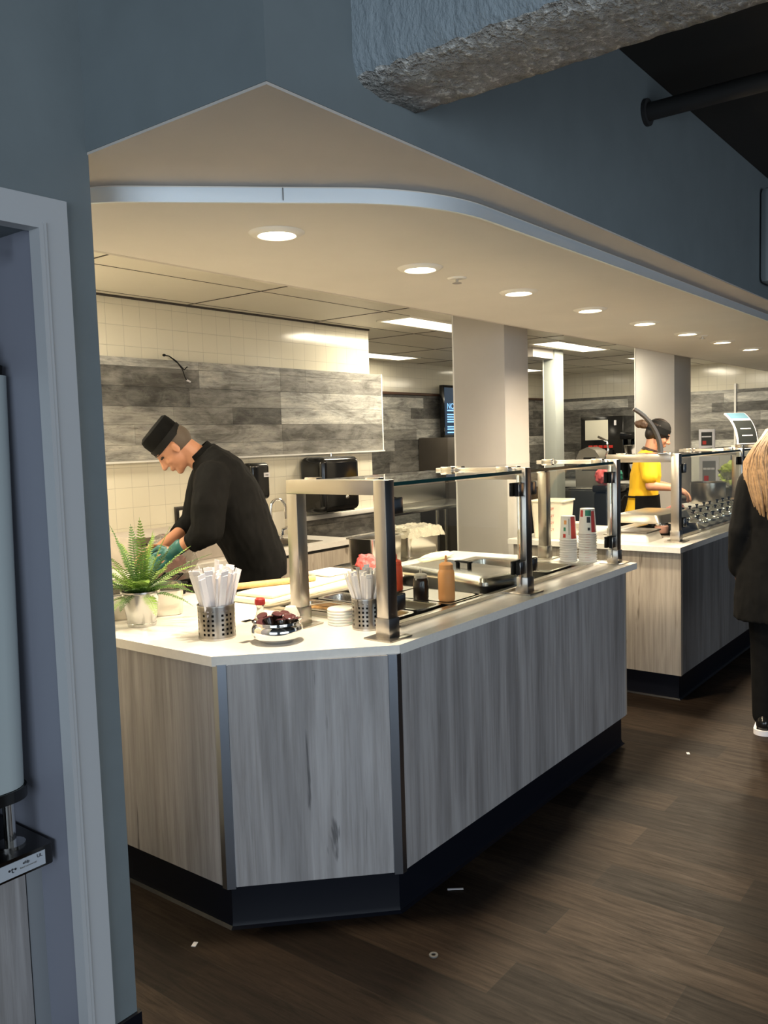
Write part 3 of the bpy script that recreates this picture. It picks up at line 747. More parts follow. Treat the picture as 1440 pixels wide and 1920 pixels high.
for x, y in ((6.05, 4.77), (7.0, 4.77), (7.8, 4.77), (6.05, 5.2), (7.8, 5.2)): obj('leg', B().cyl((x, y, 0), (x, y, .885), .02), M_panst, t)
obj('under_shelf', B().box(6.05, 7.8, 4.8, 5.2, .25, .27), M_greycab, t)
# back bar along the end wall
t = thing('back_counter', 'dark back counter with white top along the end wall', 'counter', (11.3, 4.2, 0))
obj('cabinet_body', B().box(11.05, 11.95, 2.2, 5.9, 0, .86), M_darkcab, t); obj('worktop', B().box(11.0, 11.96, 2.15, 5.95, .86, .93, .004), M_quartz, t)
t = thing('drink_machine', 'big black drink machine with cream display on the back counter', 'machine', (11.5, 4.9, .93))
obj('housing', B().box(11.4, 11.9, 4.62, 5.25, .931, 1.83, .01), M_black, t)
obj('display_panel', B().box(11.39, 11.401, 4.84, 5.18, 1.50, 1.78, .004), emis('cream_display', (.62, .58, .44), .25), t)
for k in range(5):
    y = 5.10-.075*k
    bt = obj('flavour_button', B().box(11.385, 11.4, y-.03, y+.03, 1.385, 1.425, .003), M_red, t)
    obj('nozzle', B().cyl((11.37, y, 1.22), (11.37, y, 1.27), .016), M_panst, t)
obj('nozzle_bar', B().box(11.35, 11.40, 4.76, 5.14, 1.25, 1.36, .006), M_blackm, t)
obj('sticker', B().box(11.39, 11.401, 4.72, 4.75, 1.70, 1.77), M_white, t)
t = thing('stand_mixer', 'black machine with steel bowl beside the drink machine', 'machine', (11.4, 4.45, .93))
obj('housing', B().box(11.2, 11.7, 4.33, 4.60, 1.50, 1.60, .02).box(11.5, 11.7, 4.38, 4.56, .931, 1.50, .02), M_black, t)
obj('bowl', B().lathe([(.06, 0), (.10, .05), (.12, .16), (.125, .165)], (11.3, 4.46, 1.26), 24), M_panst, t)
obj('bowl_arm', B().box(11.28, 11.52, 4.44, 4.48, 1.2, 1.26, .005), M_blackm, t)
t = thing('meat_slicer', 'shiny curved steel machine left of the black drink machine', 'machine', (9.7, 4.5, .93))
b = B(); rs = []
pr = [(0, 0), (0, .22), (.03, .36), (.10, .46), (.20, .50), (.30, .46), (.34, .38), (.36, .30), (.36, 0)]
rs = [[V((9.6+dx, 4.50-.36+u, .931+z)) for u, z in pr] for dx in (0, .3)]
obj('hood', b.rings(rs), M_panst, t)
obj('handle', B().tube([(9.58, 4.12, 1.25), (9.56, 4.06, 1.4), (9.58, 4.08, 1.5), (9.6, 4.2, 1.55)], .014), M_chrome, t)
obj('tray', B().box(9.5, 9.95, 4.1, 4.55, .925, .945, .004), M_panst, t)
obj('hood_window', B().rings([[V((9.597, 4.2+.22*u, 1.15+.2*z)) for u, z in ((0, 0), (1, 0), (.85, .8), (.15, .8))], [V((9.601, 4.2+.22*u, 1.15+.2*z)) for u, z in ((0, 0), (1, 0), (.85, .8), (.15, .8))]]), M_darkst, t)
tag(obj('equipment_stand', B().box(9.4, 10.1, 3.9, 4.75, 0, .924, .01), M_darkcab), 'dark equipment stand under the shiny curved machine', 'stand')
t = thing('waste_bin', 'dark bin lined with green and pink bag behind the guard glass', 'bin', (8.9, 3.75, 0))
obj('bin_body', B().box(8.75, 9.1, 3.62, 3.9, 0, .95, .03), M_blackm, t); 
for nm, m, c, sd in (('green_bag', M_inkgreen, (8.93, 3.72, 1.12), 1), ('pink_bag', M_pink, (8.90, 3.85, 1.12), 5)): crumple(nm, c, (.09, .08, .09), m, sd, .3, t, sub=3)
obj('bin_lid', B().box(8.74, 9.11, 3.61, 3.91, .95, 1.03, .02), M_black, t)
t = thing('paper_tray', 'white open carton tray on the back counter behind the worker', 'tray', (10.9, 4.2, .93))
obj('tray_body', B().rings([[V((11.1+.1*u, 4.2+.1*v, .931)) for u, v in ((-1, -1), (1, -1), (1, 1), (-1, 1))], [V((11.1+.14*u, 4.2+.16*v, 1.17)) for u, v in ((-1, -1), (1, -1), (1, 1), (-1, 1))]]), M_white, t)
# framed menu card, white napkin box, and the two curved menu displays
def frame_card(name, label, x, y, z, w, h, rz, m):
    t = thing(name, label, 'sign', (x, y, z), rz)
    obj('frame', B().box(-.01, .01, -w/2, w/2, 0, h, .003), M_white, t, world=False)
    obj('card', B().box(-.013, -.0105, -w*.33, w*.33, h*.18, h*.86), m, t, world=False)
    for k in range(3): obj('menu_block', B().box(-.0145, -.0135, w*(.22-.2*k)-.02, w*(.22-.2*k)+.015, h*.60, h*.66), M_white, t, world=False)
    obj('menu_block', B().box(-.0145, -.0135, w*.02, w*.25, h*.24, h*.42), M_inkred, t, world=False)
    return t
frame_card('menu_holder', 'white framed dark menu card standing near the second broad column', 10.0, 3.06, 1.375, .18, .225, 0, M_menu)
tag(obj('display_pedestal', B().box(9.98, 10.3, 2.8, 3.25, 0, 1.374, .01), M_whitew), 'tall white unit behind the second sneeze guard', 'cabinet')
frame_card('napkin_dispenser', 'white napkin box with small dark window below the framed menu card', 9.4, 2.86, .95, .2, .36, .2, M_inkgrey)
t = thing('back_worktop', 'pale steel worktop behind the worker in yellow', 'counter', (9.5, 2.7, 0))
obj('worktop', B().box(8.6, 9.97, 2.55, 2.93, .90, .948, .004), M_panst, t); obj('worktop_body', B().box(8.62, 9.97, 2.57, 2.93, 0, .90), M_greycab, t)
def curved_display(label, x, y, z, rz, face):
    t = thing('curved_menu_display', label, 'sign', (x, y, z), rz)
    def band(w, r0, r1, a0, a1, n=14, c=(0, 0)):
        rs = []
        for k in range(n+1):
            a = a0+(a1-a0)*k/n; ca, sa = math.cos(a), math.sin(a)
            rs.append([V((-.32+ca*r0, -w, sa*r0)), V((-.32+ca*r0, w, sa*r0)), V((-.32+ca*r1, w, sa*r1)), V((-.32+ca*r1, -w, sa*r1))])
        return B().rings(rs)
    obj('backing', band(.115, .306, .32, 0, 1.05), M_white if face else M_greycab, t, world=False)
    obj('menu_print', band(.105, .3205, .322, .03, .7), M_menu, t, world=False)
    obj('menu_picture', band(.105, .3205, .322, .78, 1.03), M_menub, t, world=False)
    obj('menu_lines', band(.06, .3221, .3228, .22, .25), M_white, t, world=False)
    obj('menu_lines', band(.06, .3221, .3228, .42, .45), M_white, t, world=False)
    obj('foot', B().box(-.03, .03, -.12, .12, -.006, 0.0, .002), M_panst, t, world=False)
    return t
curved_display('curved grey display seen edge-on in front of the face of the worker in yellow', 5.19, 1.86, 1.457, math.radians(-66), False)
curved_display('curved menu display with dark print standing on the far end of the second guard', 7.88, 2.06, 1.457, math.radians(-120), True)

# ------------------------------------------------------------------ things on the near counter
ZC = .9155
# fern
t = thing('potted_fern', 'green fern in a small zinc pot at the left end of the near counter', 'plant', (1.94, 2.675, ZC))
fx, fy = 1.94, 2.675
pot = obj('pot', B().lathe([(.052, 0), (.054, .012), (.052, .014), (.070, .125), (.074, .128), (.074, .134), (.068, .133), (.050, .02), (.0, .018)], (fx, fy, ZC), 32), M_galv, t)
obj('soil', B().lathe([(.062, .10), (.064, .108), (.0, .112)], (fx, fy, ZC), 20), mat('soil', (.02, .013, .008), .9), t)
vr = V((.615, -.789, 0)); vf = V((.79, .613, 0))  # across / away from the viewer's side of the counter
def frond(base, d, L, droop, m, parent, wmax=.031):
    b = B(); pts = []; p = V(base); d = V(d).normalized(); n = 16
    for k in range(n+1):
        pts.append(p.copy()); p = p+d*(L/n); d = (d+V((0, 0, -droop/n))).normalized()
    b.tube(pts, [.0022*(1-.7*k/n) for k in range(n+1)], 5)
    for k in range(26):
        s = (k+1.5)/28; i = min(int(s*n), n-1); f = s*n-i; q = pts[i].lerp(pts[i+1], f); tg = (pts[i+1]-pts[i]).normalized()
        side = tg.cross(V((0, 0, 1)));
        if side.length < .2: side = tg.cross(vf)
        side.normalize(); up = side.cross(tg).normalized()
        w = wmax*math.sin(PI*min(1, s*.86+.14))**.7*(1-.25*s)
        for sd in (-1, 1):
            tip = q+side*sd*w+tg*w*.35+up*random.uniform(-.15, .1)*w
            hw = tg*(L/28*.34)
            mid = q.lerp(tip, .55)+up*.15*w
            v = [b.bm.verts.new(x) for x in (q-hw*.6, mid-hw, tip, mid+hw, q+hw*.6)]
            b.bm.faces.new(v)
    return obj('frond', b, m, parent)
FR = [(-.30, 1, .0, .34, .25), (.02, 1, -.15, .36, .15), (.35, 1, .1, .33, .3), (.95, .75, -.1, .40, .35), (-.75, .9, -.1, .32, .5), (-.95, .55, .1, .28, .7), (.75, .5, -.3, .30, .8),
      (-.5, .8, -.6, .28, .9), (.3, .8, -.6, .26, 1.0), (0, .7, .6, .28, .6), (-.6, .6, .6, .27, .8), (.6, .7, .6, .30, .6), (1.0, .35, 0, .27, .9), (-1, .25, -.3, .22, .9), (.15, .9, .4, .31, .3),
      (-.15, .55, -.9, .2, 1.3), (.5, .35, -.8, .2, 1.2), (-.6, .3, -.7, .18, 1.3), (-.45, 1.1, .3, .30, .4), (.62, .95, .25, .31, .5), (-.2, .9, -.4, .27, .6), (.2, .95, -.35, .28, .55), (-.85, .8, .4, .30, .6), (.85, .55, .35, .27, .9), (-.12, 1, .2, .33, .2), (.18, 1, .0, .30, .3), (-.38, .9, .5, .31, .35), (.48, .95, -.2, .29, .45), (-.6, .9, -.2, .3, .4), (-.02, .8, -.7, .22, .8), (-1.0, .8, .2, .27, .6), (.3, .7, .8, .26, .6)]
for k, (a, up, dp, L, dr_) in enumerate(FR):
    d = vr*a+V((0, 0, up))+vf*dp
    frond((fx+random.uniform(-.02, .02), fy+random.uniform(-.02, .02), ZC+.105), d, L*.86, dr_*1.25, M_fern if k % 3 else M_fern2, t)
for k in range(14):
    a = random.uniform(0, 2*PI); d = V((math.cos(a)*.6, math.sin(a)*.6, .6))
    frond((fx, fy, ZC+.105), d, random.uniform(.10, .16), 1.0, M_fern2, t, .02)

# perforated cutlery baskets
def basket(x, y, r, h, label):
    t = thing('perforated_basket', label, 'basket', (x, y, ZC))
    n = 96; rows = [0, .012]; b = B(); bm = b.bm
    # wall grid, holes left open where the punch pattern falls
    zs = [0.0]; nz = 28
    vs = [[bm.verts.new((x+r*math.cos(2*PI*i/n), y+r*math.sin(2*PI*i/n), ZC+.004+(h-.004)*j/nz)) for i in range(n)] for j in range(nz+1)]
    for j in range(nz):
        for i in range(n):
            hole = (3 <= j < 24) and ((j-3) % 4 < 2) and (i % 16 in (1, 2, 5, 6, 9, 10))
            if hole: continue
            bm.faces.new((vs[j][i], vs[j][(i+1) % n], vs[j+1][(i+1) % n], vs[j+1][i]))
    bmesh.ops.solidify(bm, geom=bm.faces[:], thickness=.0012)
    obj('wall', b, M_steel, t, smooth=.5)
    obj('rim', B().lathe([(r+.0015, h-.004), (r+.0015, h), (r-.003, h), (r-.003, h-.004)], (x, y, ZC), 48, close=True), M_steel, t)
    obj('bottom', B().lathe([(r+.001, 0), (r+.001, .006), (r-.004, .006), (.001, .004)], (x, y, ZC), 40), M_steel, t)
    obj('inner_shade', B().lathe([(r-.010, .007), (r-.010, h-.03), (r-.012, h-.03), (r-.012, .009)], (x, y, ZC), 32), M_blackm, t)['label'] = 'black sleeve put in as shade inside the basket'  # black sleeve in place of the shade behind the holes
    return t
B1 = (1.955, 2.27, .064, .118); B2 = (2.335, 1.90, .056, .112)
basket(*B1, 'perforated steel basket of paper packets, the larger one beside the fern')
basket(*B2, 'perforated steel basket of plastic wrapped cutlery beside the square guard frame')
def packet(L, w, m, kind):
    b = B(); hw = w/2; th = .0045
    pr = [(-hw, 0), (-hw*.6, -th), (hw*.6, -th), (hw, 0), (hw*.6, th), (-hw*.6, th)]
    b.rings([[V((u, v, z)) for u, v in pr] for z in (0, L*.5, L*.93)])
    b.box(-hw*.95, hw*.95, -.0012, .0012, L*.93, L, 0)
    t = thing('utensil_packet', '', 'utensil packet', (0, 0, 0)); obj('sleeve', b, m, t, world=False)
    if kind: obj('cutlery_handle', B().box(-.004, .004, -.003, .003, L*.4, L*.97, .001), M_whitew, t, world=False)
    return t
def fill(bk, n, L, m, kind, lab, grp, wid, seed, tall):
    rnd = random.Random(seed); x, y, r, h = bk; proto = None
    for k in range(n):
        rr = (r-.022)*math.sqrt((k+.5)/n); a = k*2.39996
        bx, by = x+rr*.62*math.cos(a), y+rr*.62*math.sin(a)
        lean = V((math.cos(a), math.sin(a), 0))*(rr/(r-.022))*.31+V((rnd.uniform(-.03, .03), rnd.uniform(-.03, .03), 0))
        d = (lean+V((0, 0, 1))).normalized()
        if proto is None: proto = packet(L, wid, m, kind); o = proto
        else: o = dup(proto, (0, 0, 0))
        o.location = (bx, by, ZC+.0125+ (rnd.uniform(0, .012) if k else tall))
        q = d.to_track_quat('Z', 'Y') @ Matrix.Rotation(rnd.uniform(-.5, .5)+.66, 4, 'Z').to_quaternion()
        o.rotation_mode = 'QUATERNION'; o.rotation_quaternion = q
        o['label'] = lab; o['group'] = grp
        if k == 0: o['label'] = lab  + ', sticking up highest'
fill(B1, 30, .228, M_white, False, 'white paper utensil packet standing in the larger steel basket', 'white paper packets in the larger basket', .031, 4, .03)
M_film = mat('cloudy_film', (.84, .80, .76), .25, 0, Transmission_Weight=.12, IOR=1.3)
fill(B2, 24, .195, M_film, True, 'plastic wrapped cutlery standing in the smaller steel basket', 'wrapped cutlery in the smaller basket', .022, 8, .02)

# chrome bowl with sauce pots and a soy bottle
bx, by = 2.02, 2.04
t = thing('chrome_bowl', 'shiny chrome bowl of small sauce pots between the two baskets', 'bowl', (bx, by, ZC))
obj('bowl_body', B().lathe([(.045, 0), (.055, .003), (.080, .018), (.0875, .035), (.086, .052), (.079, .062), (.077, .064), (.085, .071), (.084, .073), (.074, .066), (.080, .05), (.082, .034), (.07, .018), (.0, .012)], (bx, by, ZC), 48), M_chrome, t)
obj('handle', B().box(-.02, .02, -.012, .012, -.001, .001), M_chrome, t, world=False)
for o in [c for c in bpy.data.objects if c.parent == t and c.name.startswith('handle')]:
    o.location = (-.061, .078, .072)
sp = None
for k in range(9):
    a = 2*PI*k/8; rr = .048 if k < 8 else 0
    if sp is None:
        sp = thing('sauce_pot', '', 'sauce pot'); lo = .0
        obj('cup', B().lathe([(.013, 0), (.017, .026), (.018, .028)], (0, 0, 0), 16), M_soy, sp, world=False)
        obj('lid', B().lathe([(.019, .0282), (.019, .031), (.012, .034), (.0, .034)], (0, 0, 0), 16), mat('tinted_lid', (.10, .035, .04), .1), sp, world=False); o = sp
    else: o = dup(sp, (0, 0, 0))
    o.location = (bx+rr*math.cos(a+.3), by+rr*math.sin(a+.3), ZC+(.05 if k % 2 else .06) if k < 8 else ZC+.066)
    o.rotation_euler = (random.uniform(-.6, .6), random.uniform(-.6, .6), 0)
    o['label'] = 'small dark sauce pot with clear lid piled in the chrome bowl'; o['group'] = 'sauce pots in the chrome bowl'
sx, sy = 2.055, 2.155
t = thing('soy_sauce_bottle', 'small glass sauce bottle with red cap behind the chrome bowl', 'bottle', (sx, sy, ZC))
obj('glass_body', B().lathe([(.026, 0), (.029, .01), (.028, .045), (.015, .075), (.012, .095), (.015, .108)], (sx, sy, ZC), 24), M_clear, t)
obj('sauce', B().lathe([(.023, .006), (.026, .012), (.025, .03), (.0, .031)], (sx, sy, ZC), 20), M_soy, t)
obj('cap', B().lathe([(.017, .108), (.019, .112), (.018, .128), (.014, .131), (0, .131)], (sx, sy, ZC), 24), M_red, t)
t = thing('sauce_cruet', 'small clear pot with white lid just behind the chrome bowl', 'bottle', (2.13, 2.06, ZC))
obj('cup', B().lathe([(.026, 0), (.03, .05), (.03, .055)], (2.135, 2.085, ZC), 20), M_clear, t); obj('lid', B().lathe([(.031, .055), (.031, .065), (.018, .095), (.0, .098)], (2.135, 2.085, ZC), 20), M_whitew, t)
# stack of clear white lids
rx, ry = 2.335, 2.03
for k in range(6):
    l = [(.046, 0), (.047, .006), (.044, .0095), (.0, .0098)]
    o = obj('cup_lid', B().lathe(l, (rx, ry, ZC+.0102*k), 32), mat('milky_plastic', (.85, .80, .72), .4, 0, Subsurface_Weight=.2) if k == 0 else bpy.data.materials['milky_plastic'])
    tag(o, 'milky white lid in the short stack beside the smaller basket', 'lid', 'stack of milky lids')

# steel tray box beside the fern
t = thing('steel_pan', 'large stainless pan on the counter behind the fern', 'pan', (2.085, 2.875, ZC), math.radians(-32))
def pan(t, hx, hy, h, m=M_panst, inner=M_darkst):
    obj('pan_wall', B().rings([rrect(0, 0, hx*.93, hy*.93, .03, 0), rrect(0, 0, hx*.96, hy*.96, .03, .006), rrect(0, 0, hx, hy, .03, h), rrect(0, 0, hx-.006, hy-.006, .027, h), rrect(0, 0, hx*.95-.006, hy*.95-.006, .027, .012)]), m, t, world=False)
    obj('pan_lip', B().rings([rrect(0, 0, hx+.012, hy+.012, .035, h-.001), rrect(0, 0, hx+.012, hy+.012, .035, h+.003), rrect(0, 0, hx-.003, hy-.003, .03, h+.003), rrect(0, 0, hx-.003, hy-.003, .03, h-.001), rrect(0, 0, hx+.012, hy+.012, .035, h-.001)], cap=False), m, t, world=False)
pan(t, .16, .12, .10)
obj('dark_interior', B().rings([rrect(0, 0, .145, .105, .03, .06), rrect(0, 0, .145, .105, .03, .07)]), M_blackm, t, world=False)  # flat black layer that makes the pan's interior dark
t = thing('black_griddle_pan', 'black pan on the counter in front of the cook', 'pan', (2.33, 3.18, ZC), .2)
obj('pan_body', B().rings([rrect(0, 0, .14, .13, .03, 0), rrect(0, 0, .15, .14, .03, .05), rrect(0, 0, .145, .135, .03, .05), rrect(0, 0, .13, .12, .03, .012)]), M_blackm, t, world=False)
obj('pan_handle', B().tube([(.14, -.05, .05), (.2, -.05, .075), (.2, .05, .075), (.14, .05, .05)], .006), M_darkst, t, world=False)
t = thing('hose_faucet', 'thin curved grey spray hose behind the fern at the wall edge', 'hose', (1.82, 3.15, ZC))
obj('hose', B().tube([(2.0, 3.1, ZC), (2.0, 3.1, ZC+.1), (1.98, 3.12, ZC+.2), (1.94, 3.17, ZC+.26), (1.87, 3.25, ZC+.29), (1.80, 3.34, ZC+.25)], .009, 10), M_panst, t); obj('hose_base', B().lathe([(.025, 0), (.02, .02)], (2.0, 3.1, ZC), 16), M_panst, t)

# boards and bamboo mat over the well
def slab(name, label, cat, cx, cy, z0, z1, hx, hy, rz, m, bev=.006):
    o = obj(name, B().box(-hx, hx, -hy, hy, 0, z1-z0, bev), m, None, world=False); o.location = (cx, cy, z0); o.rotation_euler = (0, 0, rz); return tag(o, label, cat)
slab('cutting_board', 'long cream cutting board lying along the operator edge of the well', 'cutting board', 2.86, 2.64, ZC+.001, ZC+.022, .42, .12, .02, M_board)
slab('cutting_board', 'thick cream cutting board with towel behind the steel frame', 'cutting board', 2.80, 2.66, ZC+.023, ZC+.038, .33, .10, .10, M_board)
o = obj('bamboo_mat', B().tube([(-.2, 0, .012), (.2, 0, .012)], .014, 16), M_bamboo, None, world=False); o.location = (2.66, 2.70, ZC+.04); o.rotation_euler = (0, 0, math.radians(-25))
tag(o, 'rolled tan bamboo mat resting on the cutting board', 'mat')
tag(obj('folded_cloth', B().box(2.95, 3.12, 2.62, 2.77, ZC+.04, ZC+.055, .005), M_white), 'folded white cloth on the cutting board', 'cloth')
tag(crumple('pink_bag', (3.32, 2.70, .97), (.055, .05, .045), M_pink, 7, .25, squash=.926), 'crumpled pink bag behind the smaller basket', 'bag')
# small pans in the well
def wellpan(label, cx, cy, hx, hy, m, fill_z=.09):
    t = thing('steel_insert', label, 'pan', (cx, cy, .80))
    pan(t, hx, hy, .122)
    obj('food', B().rings([rrect(0, 0, hx*.94-.008, hy*.94-.008, .02, fill_z-.02), rrect(0, 0, hx*.96-.008, hy*.96-.008, .02, fill_z)]), m, t, world=False)
    return t
wellpan('steel insert of browned food at the left end of the near well', 2.535, 2.16, .07, .26, M_food, .105)
wellpan('steel insert with dark sauce left of the squeeze bottles', 2.72, 2.16, .07, .26, M_soy, .05)
wellpan('steel insert with reddish food under the orange bottle', 2.94, 2.04, .11, .16, M_foodred, .05)
o = obj('steel_shelf', B().box(2.80, 3.06, 1.86, 2.30, .9225, .925), M_steelH); tag(o, 'flat steel bridge over the well holding the squeeze bottles', 'shelf')
t = thing('serving_tongs', 'steel serving tongs lying across the food insert', 'tongs', (2.53, 2.2, .93))
for s_ in (-1, 1): obj('tong_arm', B().tube([(2.48, 2.36, .925), (2.53+s_*.012, 2.24, .945), (2.55+s_*.02, 2.06, .935)], .004, 6, .5), M_panst, t)
ZW = .9255
def squeeze(x, y, r, h, m, label, capm, seg=None, z=None):
    z = ZW if z is None else z
    t = thing('squeeze_bottle', label, 'bottle', (x, y, z))
    obj('bottle_body', B().lathe([(r*.92, 0), (r, .006), (r, h*.60), (r*.93, h*.66), (r*.80, h*.70)], (x, y, z), 28), m, t)
    obj('cap', B().lathe([(r*.84, h*.70), (r*.84, h*.80), (r*.6, h*.84), (.006, h*.86), (.004, h), (.0, h)], (x, y, z), 24), capm, t)
    return t
squeeze(2.842, 2.03, .032, .125, M_soy, 'short squeeze bottle of black sauce in the near well', mat('grey_cap', (.42, .40, .36), .35))
squeeze(2.86, 1.915, .034, .185, M_orange, 'tall squeeze bottle of orange sauce in the near well', M_orange)
squeeze(2.955, 2.24, .028, .16, M_redsauce, 'squeeze bottle of red sauce just right of the guard post', M_redsauce)
# big lidded pan
t = thing('lidded_steel_pan', 'big rectangular steel pan with handled lid in the near well', 'pan', (3.36, 2.15, .85), math.radians(-14))
pan(t, .15, .28, .09)
ld = obj('lid', B().rings([rrect(0, 0, .165, .295, .03, .094), rrect(0, 0, .165, .295, .03, .106), rrect(0, 0, .155, .285, .03, .122), rrect(0, 0, .13, .26, .02, .128)]), M_panst, t, world=False)
obj('lid_handle', B().box(-.012, .012, -.05, .05, .150, .157, .002).box(-.008, .008, -.045, -.033, .127, .15).box(-.008, .008, .033, .045, .127, .15), M_blackm, ld, world=False)
wellpan('empty steel insert at the far end of the near well', 3.84, 2.16, .14, .26, M_blackm, .04)  # its food part is only a black layer, the dark inside of an empty pan
tag(crumple('rolled_towel', (3.85, 2.64, .938), (.16, .035, .022), M_fabric, 2, .15, squash=.9165), 'cream rolled towel at the back of the near counter', 'towel')
# tall pans with film on the operator side
for (x, y, rz, hx, hy, h, lab) in ((3.70, 2.94, .1, .15, .09, .15, 'tall steel pan left of the foil covered one behind the near counter'), (4.07, 2.955, -.15, .13, .10, .155, 'tall steel pan covered with crumpled film behind the near counter')):
    t = thing('tall_steel_pan', lab, 'pan', (x, y, .901), rz); pan(t, hx, hy, h, M_panst)
    if 'film' in lab:
        b = B(); g = 26; vs = [[None]*(g+1) for _ in range(g+1)]
        for i in range(g+1):
            for j in range(g+1):
                u, v = (i/g-.5)*2, (j/g-.5)*2; e = max(abs(u), abs(v)); z = h+.018-(max(0, e-.85)/.15)*.055+.012*noise.noise(V((u*4, v*4, 1)))+.006*noise.noise(V((u*11, v*11, 3)))
                vs[i][j] = b.bm.verts.new((u*(hx+.03+.008*noise.noise(V((u*6, v*6, 9)))), v*(hy+.03+.008*noise.noise(V((v*6, u*6, 4)))), z))
        for i in range(g):
            for j in range(g): b.bm.faces.new((vs[i][j], vs[i+1][j], vs[i+1][j+1], vs[i][j+1]))
        bmesh.ops.solidify(b.bm, geom=b.bm.faces[:], thickness=.0015)
        obj('film_cover', b, M_wrap, t, world=False)
tt = thing('steel_cart', 'steel cart holding the tall pans behind the near counter', 'cart', (3.86, 2.96, 0))
obj('cart_top', B().box(3.52, 4.25, 2.81, 3.10, .87, .90, .004), M_panst, tt)
for x in (3.55, 4.22):
    for y in (2.84, 3.07): obj('leg', B().cyl((x, y, 0), (x, y, .87), .014), M_panst, tt)

# cup stacks on the far end strip
def cup(r0, r1, h, band):
    t = thing('paper_cup', '', 'cup')
    # upside down: wide rim at the bottom
    obj('cup_wall', B().lathe([(r1+.003, 0), (r1+.004, .003), (r1, .006), (r0, h), (r0-.003, h-.001), (0, h-.003)], (0, 0, 0), 28), M_white, t, world=False)
    for zb, wd, m, a0, a1 in band:
        rs = []; n = 8
        for k in range(n+1):
            a = a0+(a1-a0)*k/n; rr = []
            for (z, e) in ((zb, .0006), (zb+wd, .0006), (zb+wd, -.0005), (zb, -.0005)):
                r = r1+(r0-r1)*(z-.006)/(h-.006)+e; rr.append(V((r*math.cos(a), r*math.sin(a), z)))
            rs.append(rr)
        obj('print_patch', B().rings(rs), m, t, world=False)
    return t
A = math.radians(205)  # direction from the cups towards the camera
def cups(cx, cy, n, step, r0, r1, h, top, name, grp, rings_band):
    base = cup(r0, r1, h, rings_band); base.location = (cx, cy, ZC); base['label'] = 'white paper cup nested in the '+name; base['group'] = grp
    for k in range(1, n): dup(base, (cx+random.uniform(-.001, .001), cy+random.uniform(-.001, .001), ZC+step*k), random.uniform(-.2, .2))
    tpc = cup(r0+.001, r1+.0008, h+.002, top); tpc.location = (cx, cy, ZC+step*n); tpc['label'] = 'printed topmost cup of the '+name
cups(4.15, 1.995, 9, .0125, .036, .044, .125, [(.01, .115, M_inkred, A+.35, A+1.1), (.03, .085, M_inkgrey, A+.05, A+.15), (.085, .022, M_orange, A-.55, A-.2), (.05, .02, M_inkgreen, A-.6, A-.3), (.015, .02, M_inkred, A-.65, A-.3)],
     'shorter left cup stack', 'paper cups of the shorter stack', [(.012, .006, M_inkred, A-.5, A-.05)])
cups(4.17, 1.895, 11, .0135, .036, .045, .13, [(.01, .11, M_inkred, A+.45, A+1.0), (.095, .03, M_inkgreen, A-.3, A+.5), (.09, .035, M_inkred, A-1.1, A-.6), (.06, .03, M_ink, A-.1, A+.35), (.02, .015, M_ink, A, A+.3)],
     'taller right cup stack', 'paper cups of the taller stack', [(.012, .006, M_inkred, A-.3, A+.2)])

# ------------------------------------------------------------------ things on the second counter
bx, by = 5.10, 2.56
t = thing('measuring_bin', 'square white translucent measuring bin on the second counter', 'bin', (bx, by, ZC), .1)
obj('bin_wall', B().rings([rrect(0, 0, .095, .095, .02, 0), rrect(0, 0, .11, .11, .02, .235), rrect(0, 0, .118, .118, .02, .238), rrect(0, 0, .118, .118, .02, .248), rrect(0, 0, .106, .106, .02, .248), rrect(0, 0, .09, .09, .02, .01)]), mat('milky_bin', (.82, .74, .60), .4), t, world=False)
for k, z in enumerate((.06, .105, .15, .195)):
    obj('scale_mark', B().box(-.1085-.002*k/3, -.1065, .02-.0, .05, z, z+.003), M_inkred, t, world=False)
    text('scale_number', str(2+2*k)+' QT', .02, (bx-.112, by-.03, ZC+z), (0, -1, 0), (0, 0, 1), M_inkred, t)
obj('scale_line', B().box(-.111, -.108, .0, .003, .04, .21), M_inkred, t, world=False)
for k in range(5):
    tag(obj('white_bowl', B().lathe([(.04, 0), (.062, .03), (.065, .032), (.06, .032), (.038, .004), (0, .004)], (5.30, 2.50, ZC+.012*k), 28), M_whitew), 'white bowl in the low stack beside the measuring bin', 'bowl', 'stacked white bowls')
t = thing('steel_chafing_lid', 'long pale steel lid resting over jars at the left end of the second counter', 'lid', (5.72, 2.12, .985), -.05)
obj('lid_shell', B().rings([rrect(0, 0, .25, .17, .03, 0), rrect(0, 0, .25, .17, .03, .012), rrect(0, 0, .235, .155, .04, .055), rrect(0, 0, .20, .12, .04, .066)]), steel('pale_lid_steel', (.66, .62, .54), .32), t, world=False)
t = thing('white_scale', 'low white kitchen scale with grey top beside the steel lid', 'scale', (5.16, 2.12, ZC))
obj('scale_body', B().rings([rrect(5.17, 1.99, .13, .10, .02, ZC), rrect(5.17, 1.99, .11, .085, .02, ZC+.05)]), M_whitew, t); obj('platform', B().box(5.05, 5.29, 1.90, 2.08, ZC+.051, ZC+.062, .003), M_greycab, t)
for x, y, m, lab in ((5.52, 1.98, mat('pink_sauce', (.55, .30, .22), .3), 'jar of pale pink sauce under the steel lid'), (5.66, 1.95, M_clear, 'clear jar next to the pink one under the steel lid')):
    t = thing('glass_jar', lab, 'jar', (x, y, .9225)); obj('jar_body', B().lathe([(.04, 0), (.044, .006), (.044, .045), (.035, .052)], (x, y, .9225), 24), m, t); obj('jar_lid', B().lathe([(.036, .052), (.036, .058), (0, .058)], (x, y, .9225), 20), M_panst, t)
